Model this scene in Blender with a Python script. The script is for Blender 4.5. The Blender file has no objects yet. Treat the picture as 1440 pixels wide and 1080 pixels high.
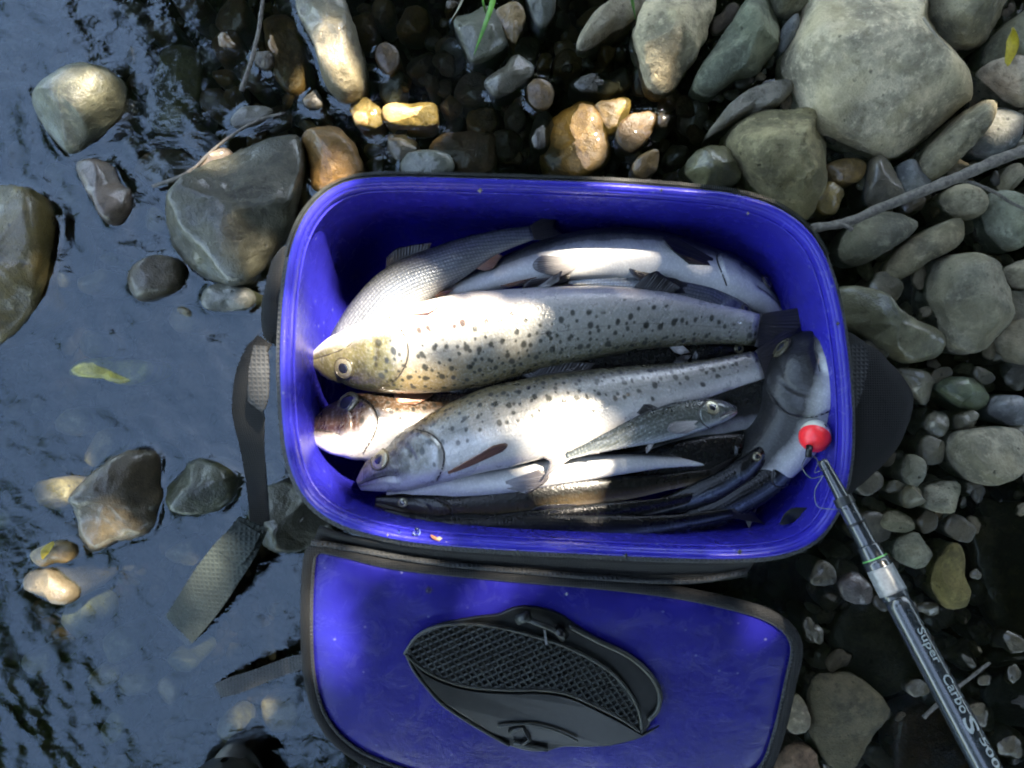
import bpy, bmesh, math, random
import numpy as np
from mathutils import Vector, noise, Matrix
random.seed(7); RNG = np.random.default_rng(11)
SC = bpy.context.scene
COL = SC.collection

# ---------------------------------------------------------------- camera, sky, sun, exposure
CZ, F = 0.80, 1088.0                       # camera height above the water, focal length in photo pixels
cam = bpy.data.cameras.new('camera'); co = bpy.data.objects.new('camera', cam); COL.objects.link(co)
co.location = (0, 0, CZ); co.rotation_euler = (0, 0, 0)
cam.sensor_width = 36.0; cam.lens = F / 1440 * 36.0; cam.clip_start = 0.02; cam.clip_end = 400
SC.camera = co
SUN_EL, SUN_AZ = math.radians(58), math.radians(50)     # azimuth from +x towards +y
SV = Vector((math.cos(SUN_EL) * math.cos(SUN_AZ), math.cos(SUN_EL) * math.sin(SUN_AZ), math.sin(SUN_EL)))
w = bpy.data.worlds.new('World'); SC.world = w; w.use_nodes = True
nt = w.node_tree; bg = nt.nodes['Background']
sky = nt.nodes.new('ShaderNodeTexSky'); sky.sky_type = 'NISHITA'; sky.sun_disc = False
sky.dust_density = 0.9; sky.air_density = 1.0; sky.ozone_density = 1.0; sky.sun_elevation = SUN_EL; sky.sun_rotation = math.atan2(SV.x, SV.y)
nt.links.new(sky.outputs[0], bg.inputs[0]); bg.inputs[1].default_value = 0.13
sl = bpy.data.lights.new('sun', 'SUN'); sl.energy = 4.2; sl.angle = math.radians(0.53); sl.color = (1.0, 0.965, 0.92)
so = bpy.data.objects.new('sun', sl); COL.objects.link(so); so.location = (3, 3, 6)
so.rotation_euler = SV.to_track_quat('Z', 'Y').to_euler()
vs = SC.view_settings; vs.view_transform = 'Standard'; vs.look = 'None'; vs.gamma = 1.0; vs.use_curve_mapping = False
vs.exposure = 3.5
vs.use_white_balance = True; vs.white_balance_temperature = 7700; vs.white_balance_tint = 10
SC.render.engine = 'CYCLES'
SC.cycles.use_denoising = True; SC.cycles.use_adaptive_sampling = True; SC.cycles.adaptive_threshold = 0.03
SC.cycles.max_bounces = 5; SC.cycles.diffuse_bounces = 3; SC.cycles.glossy_bounces = 3; SC.cycles.transmission_bounces = 3; SC.cycles.transparent_max_bounces = 8
SC.cycles.filter_width = 2.0
SC.cycles.caustics_reflective = False; SC.cycles.caustics_refractive = False
SC.cycles.sample_clamp_indirect = 6.0

# ---------------------------------------------------------------- helpers
def P(px, py, z):                          # a place seen at that spot of the photograph, at height z
    s = (CZ - z) / F
    return Vector(((px - 720) * s, (540 - py) * s, z))
def sc_at(z): return (CZ - z) / F
def link(o, parent=None):
    COL.objects.link(o)
    if parent is not None: o.parent = parent
    return o
def tag(o, label=None, cat=None, group=None, kind=None):
    if label: o['label'] = label
    if cat: o['category'] = cat
    if group: o['group'] = group
    if kind: o['kind'] = kind
    return o
def empty(name, loc=(0, 0, 0)):
    o = bpy.data.objects.new(name, None); o.location = (0, 0, 0); o.empty_display_size = 0.02
    return link(o)
def mesh_obj(name, verts, faces, mat, parent=None, smooth=True):
    me = bpy.data.meshes.new(name); me.from_pydata([tuple(v) for v in verts], [], faces)
    bm = bmesh.new(); bm.from_mesh(me); bmesh.ops.recalc_face_normals(bm, faces=bm.faces[:]); bm.to_mesh(me); bm.free()
    if smooth: me.polygons.foreach_set('use_smooth', [True] * len(me.polygons))
    me.materials.append(mat); me.update()
    return link(bpy.data.objects.new(name, me), parent)
def crom(pts, n, closed=False):            # Catmull-Rom through points (Vectors or tuples)
    A = np.array([tuple(p) for p in pts], float); m = len(A); out = []
    segs = m if closed else m - 1
    L = np.array([np.linalg.norm(A[(i + 1) % m] - A[i]) for i in range(segs)])
    cum = np.concatenate([[0], np.cumsum(L)]); tot = cum[-1]
    ss = np.linspace(0, tot, n, endpoint=not closed)
    for s in ss:
        i = min(int(np.searchsorted(cum, s, 'right')) - 1, segs - 1); u = (s - cum[i]) / max(L[i], 1e-9)
        if closed: p0, p1, p2, p3 = A[(i - 1) % m], A[i], A[(i + 1) % m], A[(i + 2) % m]
        else:
            p1, p2 = A[i], A[i + 1]
            p0 = A[i - 1] if i > 0 else 2 * p1 - p2
            p3 = A[i + 2] if i + 2 < m else 2 * p2 - p1
        out.append(0.5 * ((2 * p1) + (-p0 + p2) * u + (2 * p0 - 5 * p1 + 4 * p2 - p3) * u * u + (-p0 + 3 * p1 - 3 * p2 + p3) * u ** 3))
    return np.array(out)
def tube_data(path, rad, seg=10, closed=False, flat=1.0):
    path = [Vector(p) for p in path]; n = len(path)
    if not hasattr(rad, '__len__'): rad = [rad] * n
    V, Fc = [], []
    for i, p in enumerate(path):
        a = path[(i - 1) % n] if (closed or i > 0) else p
        b = path[(i + 1) % n] if (closed or i < n - 1) else p
        T = (b - a).normalized(); up = Vector((0, 0, 1)) if abs(T.z) < 0.95 else Vector((0, 1, 0))
        S = up.cross(T).normalized(); U = T.cross(S)
        for k in range(seg):
            an = 2 * math.pi * k / seg
            V.append(p + S * (math.cos(an) * rad[i]) + U * (math.sin(an) * rad[i] * flat))
    rng = n if closed else n - 1
    for i in range(rng):
        for k in range(seg):
            j = (i + 1) % n
            Fc.append((i * seg + k, i * seg + (k + 1) % seg, j * seg + (k + 1) % seg, j * seg + k))
    if not closed:
        Fc.append(tuple(range(seg))[::-1]); Fc.append(tuple((n - 1) * seg + k for k in range(seg)))
    return V, Fc
def join(*vf):
    V, Fc = [], []
    for v, f in vf:
        o = len(V); V += list(v); Fc += [tuple(i + o for i in q) for q in f]
    return V, Fc
def tube(name, path, rad, mat, parent=None, seg=10, closed=False, flat=1.0):
    v, f = tube_data(path, rad, seg, closed, flat)
    return mesh_obj(name, v, f, mat, parent)
def box_data(c, ax, ay, az):               # a box from its centre and three half-axis vectors
    c, ax, ay, az = map(Vector, (c, ax, ay, az))
    V = [c + ax * i + ay * j + az * k for k in (-1, 1) for j in (-1, 1) for i in (-1, 1)]
    return V, [(0, 2, 3, 1), (4, 5, 7, 6), (0, 1, 5, 4), (2, 6, 7, 3), (0, 4, 6, 2), (1, 3, 7, 5)]
def plate(name, outline, zf, thick, mat, parent=None, bevel=0.0):   # a solid sheet from a pixel outline, top at zf(px,py)
    top = [P(x, y, zf(x, y)) for x, y in outline]; n = len(top)
    cx = sum(p.x for p in top) / n; cy = sum(p.y for p in top) / n; cz_ = sum(p.z for p in top) / n
    V = list(top); Fc = [tuple(range(n))]
    V += [p + Vector((0, 0, -thick)) for p in top]
    for i in range(n): Fc.append((i, (i + 1) % n, n + (i + 1) % n, n + i))
    Fc.append(tuple(range(n, 2 * n))[::-1])
    o = mesh_obj(name, V, Fc, mat, parent, smooth=False)
    if bevel:
        b = o.modifiers.new('b', 'BEVEL'); b.width = bevel; b.segments = 2; b.limit_method = 'ANGLE'; b.angle_limit = 0.9
    return o
def ribbon(name, mid, half, mat, parent=None, thick=0.0014, up=None):  # a strap along a path: mid points, half width vectors
    V, Fc = [], []
    for m, h in zip(mid, half):
        n = Vector((0, 0, 1)) if up is None else Vector(up)
        V += [m - h, m + h, m + h - n * thick, m - h - n * thick]
    for i in range(len(mid) - 1):
        a, b = 4 * i, 4 * i + 4
        for k in range(4): Fc.append((a + k, a + (k + 1) % 4, b + (k + 1) % 4, b + k))
    Fc.append((0, 1, 2, 3)); e = 4 * (len(mid) - 1); Fc.append((e + 3, e + 2, e + 1, e))
    return mesh_obj(name, V, Fc, mat, parent, smooth=False)

# ---------------------------------------------------------------- material helpers
class M:
    def __init__(s, name):
        s.m = bpy.data.materials.new(name); s.m.use_nodes = True; s.t = s.m.node_tree
        s.b = s.t.nodes['Principled BSDF']; s.out = s.t.nodes['Material Output']
    def n(s, typ, **kw):
        nd = s.t.nodes.new('ShaderNode' + typ)
        for k, v in kw.items():
            if k.startswith('i_'):
                key = k[2:]; key = int(key) if key.isdigit() else key.replace('_', ' ')
                if hasattr(v, 'is_output'): s.t.links.new(v, nd.inputs[key])
                else: nd.inputs[key].default_value = v
            else: setattr(nd, k, v)
        return nd
    def set(s, **kw):
        for k, v in kw.items():
            key = k.replace('_', ' ')
            if hasattr(v, 'is_output'): s.t.links.new(v, s.b.inputs[key])
            else: s.b.inputs[key].default_value = v
        return s
    def math(s, op, a, b=0.0, c=0.0, clamp=False):
        nd = s.t.nodes.new('ShaderNodeMath'); nd.operation = op; nd.use_clamp = clamp
        for i, v in enumerate((a, b, c)):
            if hasattr(v, 'is_output'): s.t.links.new(v, nd.inputs[i])
            else: nd.inputs[i].default_value = v
        return nd.outputs[0]
    def mix(s, fac, a, b, blend='MIX'):
        nd = s.t.nodes.new('ShaderNodeMix'); nd.data_type = 'RGBA'; nd.blend_type = blend
        for idx, v in ((0, fac), (6, a), (7, b)):
            if hasattr(v, 'is_output'): s.t.links.new(v, nd.inputs[idx])
            else: nd.inputs[idx].default_value = (*v, 1) if hasattr(v, '__len__') and len(v) == 3 else v
        return nd.outputs[2]
    def ramp(s, fac, stops, interp='LINEAR'):
        nd = s.t.nodes.new('ShaderNodeValToRGB'); cr = nd.color_ramp; cr.interpolation = interp
        while len(cr.elements) < len(stops): cr.elements.new(0.5)
        for e, (p, c) in zip(cr.elements, stops):
            e.position = p; e.color = (*c, 1) if hasattr(c, '__len__') else (c, c, c, 1)
        s.t.links.new(fac, nd.inputs[0]); return nd.outputs[0]
    def step(s, x, lo, hi):
        nd = s.t.nodes.new('ShaderNodeMapRange'); nd.interpolation_type = 'SMOOTHSTEP'
        s.t.links.new(x, nd.inputs[0]); nd.inputs[1].default_value = lo; nd.inputs[2].default_value = hi
        return nd.outputs[0]
    def bump(s, h, strength, dist):
        nd = s.n('Bump', i_Strength=strength, i_Distance=dist, i_Height=h)
        s.t.links.new(nd.outputs[0], s.b.inputs['Normal']); return nd

def simple(name, col, rough=0.5, metal=0.0, spec=0.5, noise_amt=0.25, nscale=60, bump=0.3, bdist=0.0006, coat=0.0):
    m = M(name); tc = m.n('TexCoord')
    nz = m.n('TexNoise', i_Vector=tc.outputs['Object'], i_Scale=nscale, i_Detail=5.0, i_Roughness=0.6)
    dark = tuple(c * (1 - noise_amt) for c in col); light = tuple(min(1, c * (1 + noise_amt)) for c in col)
    c = m.ramp(nz.outputs[0], [(0.3, dark), (0.7, light)])
    m.set(Base_Color=c, Roughness=m.math('MULTIPLY_ADD', nz.outputs[0], 0.25 * rough, rough * 0.87), Metallic=metal, Specular_IOR_Level=spec, Coat_Weight=coat)
    if bump: m.bump(nz.outputs[0], bump, bdist)
    return m.m

def make_stone_mat(name, rough, gloss_spec, wet):
    m = M(name); tc = m.n('TexCoord'); oi = m.n('ObjectInfo')
    off = m.n('VectorMath', operation='SCALE', i_0=oi.outputs['Location'], i_Scale=37.0)
    rnd = m.n('CombineXYZ', i_X=m.math('MULTIPLY', oi.outputs['Random'], 9.0), i_Y=m.math('MULTIPLY', oi.outputs['Random'], 5.0), i_Z=0.0)
    vec = m.n('VectorMath', operation='ADD', i_0=tc.outputs['Object'], i_1=rnd.outputs[0])
    v = vec.outputs[0]
    big = m.n('TexNoise', i_Vector=v, i_Scale=22.0, i_Detail=4.0, i_Roughness=0.65)
    mid = m.n('TexNoise', i_Vector=v, i_Scale=90.0, i_Detail=4.0, i_Roughness=0.7)
    fine = m.n('TexNoise', i_Vector=v, i_Scale=520.0, i_Detail=1.0, i_Roughness=0.7)
    pit = m.n('TexVoronoi', i_Vector=v, i_Scale=75.0)
    pitm = m.math('MULTIPLY', m.step(pit.outputs['Distance'], 0.20, 0.05), m.step(mid.outputs[0], 0.50, 0.60))
    base = oi.outputs['Color']
    c = m.mix(m.step(big.outputs[0], 0.35, 0.68), m.mix(1.0, base, (0.52, 0.52, 0.48), 'MULTIPLY'), m.mix(1.0, base, (1.38, 1.33, 1.18), 'MULTIPLY'))
    c = m.mix(m.math('MULTIPLY', m.step(mid.outputs[0], 0.50, 0.68), 0.65), c, m.mix(1.0, base, (1.75, 1.68, 1.5), 'MULTIPLY'))
    c = m.mix(m.math('MULTIPLY', m.step(mid.outputs[0], 0.48, 0.32), 0.75), c, m.mix(1.0, base, (0.45, 0.43, 0.36), 'MULTIPLY'))
    gr = m.n('TexNoise', i_Vector=v, i_Scale=14.0, i_Detail=2.0, i_Roughness=0.6)
    c = m.mix(m.math('MULTIPLY', m.step(gr.outputs[0], 0.48, 0.64), 0.5), c, m.mix(1.0, base, (1.0, 0.93, 0.68), 'MULTIPLY'))
    c = m.mix(m.math('MULTIPLY', m.step(fine.outputs[0], 0.35, 0.7), 0.3), c, m.mix(1.0, c, (1.5, 1.5, 1.5), 'MULTIPLY'))
    c = m.mix(m.math('MULTIPLY', pitm, 0.8), c, m.mix(1.0, base, (0.22, 0.22, 0.22), 'MULTIPLY'))
    h = m.math('ADD', m.math('MULTIPLY', mid.outputs[0], 1.0), m.math('MULTIPLY', fine.outputs[0], 0.30))
    h = m.math('SUBTRACT', h, m.math('MULTIPLY', pitm, 0.5))
    c = m.mix(1.0, c, (1.25, 1.13, 1.02) if not wet else (1.0, 0.95, 0.88), 'MULTIPLY')
    m.set(Base_Color=c, Roughness=m.math('MULTIPLY_ADD', mid.outputs[0], 0.35, rough - 0.15, clamp=True), Specular_IOR_Level=gloss_spec)
    if wet: m.set(Coat_Weight=m.math('MULTIPLY', m.step(big.outputs[0], 0.38, 0.55), 0.6), Coat_Roughness=0.10)
    m.bump(h, 0.9 if not wet else 0.6, 0.0035)
    return m.m
STONE_DRY = make_stone_mat('stone_dry', 0.80, 0.3, False)
STONE_WET = make_stone_mat('stone_wet', 0.45, 0.5, True)

def fabric(name, col, sx=900.0, rough=0.75, bump=0.5, sheen=0.2):
    m = M(name); tc = m.n('TexCoord')
    a = m.n('TexWave', i_Vector=tc.outputs['Object'], i_Scale=sx / 6.28, bands_direction='X')
    b = m.n('TexWave', i_Vector=tc.outputs['Object'], i_Scale=sx / 6.28, bands_direction='Y')
    nz = m.n('TexNoise', i_Vector=tc.outputs['Object'], i_Scale=45.0, i_Detail=6.0, i_Roughness=0.65)
    h = m.math('MAXIMUM', a.outputs[1], b.outputs[1])
    c = m.ramp(nz.outputs[0], [(0.3, tuple(x * 0.6 for x in col)), (0.55, col), (0.75, tuple(x * 1.9 for x in col))])
    c = m.mix(m.math('MULTIPLY', h, 0.3), c, tuple(x * 1.7 for x in col))
    m.set(Base_Color=c, Roughness=m.math('MULTIPLY_ADD', nz.outputs[0], 0.3, rough - 0.15), Sheen_Weight=sheen * 0.08, Specular_IOR_Level=0.22)
    m.bump(m.math('ADD', h, nz.outputs[0]), bump, 0.0008)
    return m.m
FABRIC = fabric('black_fabric', (0.006, 0.0065, 0.007))
WEB = fabric('black_webbing', (0.022, 0.024, 0.026), sx=520.0, bump=0.9, rough=0.6, sheen=0.4)
WEBG = fabric('green_webbing', (0.024, 0.031, 0.028), sx=420.0, bump=0.9, rough=0.7)

def eva(name='blue_plastic', k=1.0):
    m = M(name); tc = m.n('TexCoord')
    nz = m.n('TexNoise', i_Vector=tc.outputs['Object'], i_Scale=16.0, i_Detail=6.0, i_Roughness=0.6)
    dirt = m.n('TexNoise', i_Vector=tc.outputs['Object'], i_Scale=210.0, i_Detail=4.0, i_Roughness=0.7)
    smear = m.n('TexNoise', i_Vector=tc.outputs['Object'], i_Scale=38.0, i_Detail=8.0, i_Roughness=0.75, i_Distortion=1.2)
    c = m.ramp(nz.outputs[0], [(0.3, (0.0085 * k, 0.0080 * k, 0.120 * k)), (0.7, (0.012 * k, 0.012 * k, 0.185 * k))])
    c = m.mix(m.math('MULTIPLY', m.step(smear.outputs[0], 0.56, 0.70), 0.25), c, (0.06, 0.06, 0.16))
    c = m.mix(m.math('MULTIPLY', m.step(dirt.outputs[0], 0.68, 0.76), 0.6), c, (0.05, 0.045, 0.05))
    sp = m.n('TexVoronoi', i_Vector=tc.outputs['Object'], i_Scale=62.0); c = m.mix(m.math('MULTIPLY', m.step(sp.outputs['Distance'], 0.10, 0.05), 0.35), c, (0.22, 0.24, 0.36))
    m.set(Base_Color=c, Roughness=m.math('MULTIPLY_ADD', smear.outputs[0], 0.42, 0.04), Specular_IOR_Level=0.30)
    m.bump(m.math('ADD', nz.outputs[0], m.math('MULTIPLY', smear.outputs[0], 0.4)), 0.35, 0.004)
    return m.m
EVA = eva('blue_plastic', 0.85); EVA_BOUNCE = eva('blue_tray_bounce_lit', 1.65)  # tray copy is lightened to stand in for light bouncing between its walls
PLASTIC = simple('black_plastic', (0.006, 0.0065, 0.0065), rough=0.30, spec=0.35, nscale=160, bump=0.25, bdist=0.0005, noise_amt=0.5)
PLASTIC_GREY = simple('scuffed_black_plastic', (0.017, 0.020, 0.018), rough=0.36, spec=0.4, nscale=110, bump=0.4, noise_amt=0.7)
METAL = simple('dull_metal', (0.35, 0.35, 0.34), rough=0.35, metal=1.0)
ROD_M = simple('rod_carbon', (0.016, 0.020, 0.023), rough=0.24, nscale=240, bump=0.08, coat=0.6, noise_amt=0.3)
ROD_SILVER = simple('rod_pale_band', (0.30, 0.34, 0.42), rough=0.25, metal=0.6, nscale=200, bump=0.1)
LETTER = simple('rod_letters', (0.24, 0.27, 0.26), rough=0.4, nscale=700, bump=0.0, noise_amt=0.15)
RED = simple('float_red', (0.95, 0.030, 0.035), rough=0.32, nscale=300, bump=0.15, noise_amt=0.12)
CREAM = simple('float_cream', (0.58, 0.60, 0.50), rough=0.35, nscale=200, bump=0.1, noise_amt=0.12)
RUBBER = simple('boot_rubber', (0.010, 0.012, 0.011), rough=0.42, nscale=60, bump=0.2)
BARK = simple('bark', (0.13, 0.115, 0.095), rough=0.8, nscale=220, bump=1.0, bdist=0.001, noise_amt=0.55)
TRUNK = simple('trunk_bark', (0.09, 0.075, 0.06), rough=0.9, nscale=14, bump=1.0, bdist=0.02, noise_amt=0.5)
GRASS = simple('grass_green', (0.06, 0.20, 0.03), rough=0.45, nscale=150, bump=0.1)
STRAW = simple('dry_grass', (0.30, 0.26, 0.18), rough=0.7, nscale=150)
YELLOW = simple('yellow_leaf', (0.42, 0.32, 0.02), rough=0.5, nscale=150, noise_amt=0.35)
DEADLEAF = simple('dead_leaf', (0.018, 0.022, 0.016), rough=0.35, nscale=150, noise_amt=0.6)
INSECT = simple('insect_amber', (0.35, 0.12, 0.03), rough=0.35, nscale=900)
LINE = simple('fishing_line', (0.10, 0.12, 0.12), rough=0.2, nscale=500, bump=0)
def glass():
    m = M('clear_drop'); m.set(Base_Color=(0.95, 0.97, 1, 1), Roughness=0.02, IOR=1.33, Transmission_Weight=1.0); return m.m
DROP = glass()

# ---------------------------------------------------------------- stream bed, banks, water
STONES = []      # outlines of stones that break the water (world polygons at z = 0) for the meniscus
def bed_z(x, y):
    e = -0.055 - 0.035 * (1 / (1 + np.exp((x + 0.22) / 0.06))) - 0.03 * (1 / (1 + np.exp((x + 0.45) / 0.1)))
    bank_r = np.clip((x - 1.1) / 1.6, 0, 1); bank_t = np.clip((y - 1.3) / 1.8, 0, 1); bank_l = np.clip((-x - 3.2) / 1.6, 0, 1)
    b = np.maximum(np.maximum(bank_r, bank_t * (x > -1.8)), bank_l)
    return e + 0.75 * b * b * (3 - 2 * b)
def axis_pts(lo, hi, fine, far):
    inner = np.arange(lo, hi + fine / 2, fine); st = []; p = 0; d = fine
    while p < far: d = min(d * 1.25, 4.0); p += d; st.append(p)
    st = np.array(st); return np.concatenate([lo - st[::-1], inner, hi + st])
def grid_obj(name, xs, ys, zf, mat):
    X, Y = np.meshgrid(xs, ys); Z = zf(X, Y); nx, ny = len(xs), len(ys)
    me = bpy.data.meshes.new(name); V = np.stack([X, Y, Z], -1).reshape(-1, 3)
    idx = np.arange(nx * ny).reshape(ny, nx)
    q = np.stack([idx[:-1, :-1], idx[:-1, 1:], idx[1:, 1:], idx[1:, :-1]], -1).reshape(-1, 4)
    me.vertices.add(len(V)); me.vertices.foreach_set('co', V.ravel())
    me.loops.add(q.size); me.loops.foreach_set('vertex_index', q.ravel())
    me.polygons.add(len(q)); me.polygons.foreach_set('loop_start', np.arange(0, q.size, 4)); me.polygons.foreach_set('loop_total', np.full(len(q), 4))
    me.polygons.foreach_set('use_smooth', np.ones(len(q), bool)); me.update(); me.validate()
    me.materials.append(mat); return link(bpy.data.objects.new(name, me))
def vnoise(X, Y, s, seed):                 # cheap smooth value noise on arrays
    r = np.random.default_rng(seed); T = r.random((64, 64)); x = X * s; y = Y * s
    xi = np.floor(x).astype(int); yi = np.floor(y).astype(int); fx = x - xi; fy = y - yi
    fx = fx * fx * (3 - 2 * fx); fy = fy * fy * (3 - 2 * fy)
    g = lambda a, b: T[a % 64, b % 64]
    return (g(xi, yi) * (1 - fx) + g(xi + 1, yi) * fx) * (1 - fy) + (g(xi, yi + 1) * (1 - fx) + g(xi + 1, yi + 1) * fx) * fy
def bed_mat():
    m = M('bed_silt'); g = m.n('NewGeometry')
    nz = m.n('TexNoise', i_Vector=g.outputs['Position'], i_Scale=26.0, i_Detail=8.0, i_Roughness=0.7)
    vo = m.n('TexVoronoi', i_Vector=g.outputs['Position'], i_Scale=140.0)
    z = m.n('SeparateXYZ', i_0=g.outputs['Position'])
    c = m.ramp(nz.outputs[0], [(0.3, (0.004, 0.0035, 0.0025)), (0.52, (0.012, 0.010, 0.006)), (0.72, (0.024, 0.021, 0.012))])
    c = m.mix(0.5, c, m.mix(1.0, c, vo.outputs['Color'], 'MULTIPLY'))
    bank = m.ramp(nz.outputs[0], [(0.3, (0.02, 0.035, 0.010)), (0.7, (0.05, 0.085, 0.02))])
    c = m.mix(m.step(z.outputs[2], 0.05, 0.25), c, bank)
    m.set(Base_Color=c, Roughness=0.9, Specular_IOR_Level=0.1); m.bump(m.math('ADD', nz.outputs[0], vo.outputs['Distance']), 0.8, 0.004); return m.m
BED = grid_obj('stream_bed', axis_pts(-0.9, 0.9, 0.012, 60), axis_pts(-0.7, 0.7, 0.012, 60),
               lambda X, Y: bed_z(X, Y) + 0.010 * (vnoise(X, Y, 28, 1) - 0.5) + 0.012 * (vnoise(X, Y, 9, 2) - 0.5), bed_mat())
tag(BED, kind='structure')

# ---------------------------------------------------------------- stones
def radial(poly, n=128):
    pts = crom(poly, 400, closed=True); c = pts.mean(0)
    # area centroid of the outline
    x, y = pts[:, 0], pts[:, 1]; x2, y2 = np.roll(x, -1), np.roll(y, -1); cr = x * y2 - x2 * y; A = cr.sum() / 2
    c = np.array([((x + x2) * cr).sum() / (6 * A), ((y + y2) * cr).sum() / (6 * A)])
    d = pts - c; th = np.arctan2(d[:, 1], d[:, 0]); r = np.hypot(d[:, 0], d[:, 1]); o = np.argsort(th)
    th, r = th[o], r[o]
    return c, np.interp(np.linspace(-math.pi, math.pi, n, endpoint=False), np.concatenate([th - 2 * math.pi, th, th + 2 * math.pi]), np.concatenate([r, r, r]))
def stone_mesh(r_th, top, bot, zc, seed, rough=0.05, facets=3, flat=0.6, rings=16):
    """a rounded stone about its own origin: outline radii r_th (metres) at height zc, crown at top, foot at bot"""
    rg = random.Random(seed); nth = len(r_th); R = float(np.mean(r_th)); V = []; Fc = []
    off = Vector((rg.uniform(-50, 50), rg.uniform(-50, 50), rg.uniform(-50, 50)))
    tilt = (rg.uniform(-0.25, 0.25), rg.uniform(-0.25, 0.25))
    pl = []
    for _ in range(facets):
        a = rg.uniform(0, 2 * math.pi); e = rg.uniform(0.55, 1.25)
        pl.append((Vector((math.cos(a) * math.cos(e), math.sin(a) * math.cos(e), math.sin(e))), rg.uniform(0.62, 0.84)))
    def point(i, j):
        ph = math.pi * j / rings; k = abs(math.sin(ph)) ** flat; cz = math.cos(ph)
        th = -math.pi + 2 * math.pi * i / nth
        u = Vector((k * math.cos(th), k * math.sin(th), (1 if cz > 0 else -1) * abs(cz) ** 0.85))
        for n, d in pl:
            e = n.dot(u) - d
            if e > 0: u -= n * e * 0.9
        kk = math.hypot(u.x, u.y); tt = math.atan2(u.y, u.x)
        f = (tt + math.pi) / (2 * math.pi) * nth; i0 = int(f) % nth; i1 = (i0 + 1) % nth; rr = r_th[i0] * (1 - f % 1) + r_th[i1] * (f % 1)
        x, y = rr * u.x if kk > 0 else 0, rr * u.y if kk > 0 else 0
        hz = (top - zc) if u.z > 0 else (zc - bot)
        z = zc + hz * u.z + (tilt[0] * x + tilt[1] * y) * max(0, u.z) * 0.6
        p = Vector((x, y, z)); q = p / R * 1.1 + off
        d = (noise.fractal(q, 0.9, 2.1, 5) * 1.25 - 0.5 * max(0, noise.noise(q * 2.3)) ** 1.5) * rough * R + noise.noise(q * 9) * rough * 0.16 * R
        s = Vector((x, y, (z - zc) * 1.3)); s = s.normalized() if s.length > 1e-6 else Vector((0, 0, 1))
        return p + s * d
    V.append(point(0, 0))
    for j in range(1, rings):
        for i in range(nth): V.append(point(i, j))
    V.append(point(0, rings))
    for i in range(nth): Fc.append((0, 1 + i, 1 + (i + 1) % nth))
    for j in range(rings - 2):
        a = 1 + j * nth; b = a + nth
        for i in range(nth): Fc.append((a + i, b + i, b + (i + 1) % nth, a + (i + 1) % nth))
    a = 1 + (rings - 2) * nth; e = len(V) - 1
    for i in range(nth): Fc.append((a + i, e, a + (i + 1) % nth))
    return V, Fc
_sid = [100]
def stone(name, label, col, poly, top, wet=0, rough=0.05, facets=3, flat=0.55, nth=64, group=None, cat='stone', rings=16):
    _sid[0] += 1
    emerg = top > 0.006
    zc = min(0.004, top * 0.3) if emerg else top - 0.012
    pts = [tuple(P(x, y, zc).xy) for x, y in poly]
    c, r = radial(pts, nth)
    bz = float(bed_z(np.array(c[0]), np.array(c[1])))
    bot = min(bz - 0.004, zc - 0.015)
    V, Fc = stone_mesh(r, top, bot, zc, _sid[0], rough * (1.2 if wet else 1.4), facets, flat, rings)
    o = mesh_obj(name, V, Fc, STONE_WET if wet else STONE_DRY)
    o.location = (c[0], c[1], 0); o.color = (*col, 1); tag(o, label, cat, group)
    if emerg:
        th = np.linspace(-math.pi, math.pi, nth, endpoint=False)
        STONES.append(np.stack([c[0] + r * np.cos(th), c[1] + r * np.sin(th)], 1))
    return o
G1 = (0.20, 0.205, 0.175); G2 = (0.16, 0.17, 0.145); GB = (0.12, 0.14, 0.16); GD = (0.085, 0.09, 0.08); OL = (0.13, 0.13, 0.075)
BR = (0.14, 0.095, 0.055); AM = (0.26, 0.16, 0.05); PK = (0.17, 0.135, 0.125); CRM = (0.34, 0.31, 0.24)
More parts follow.
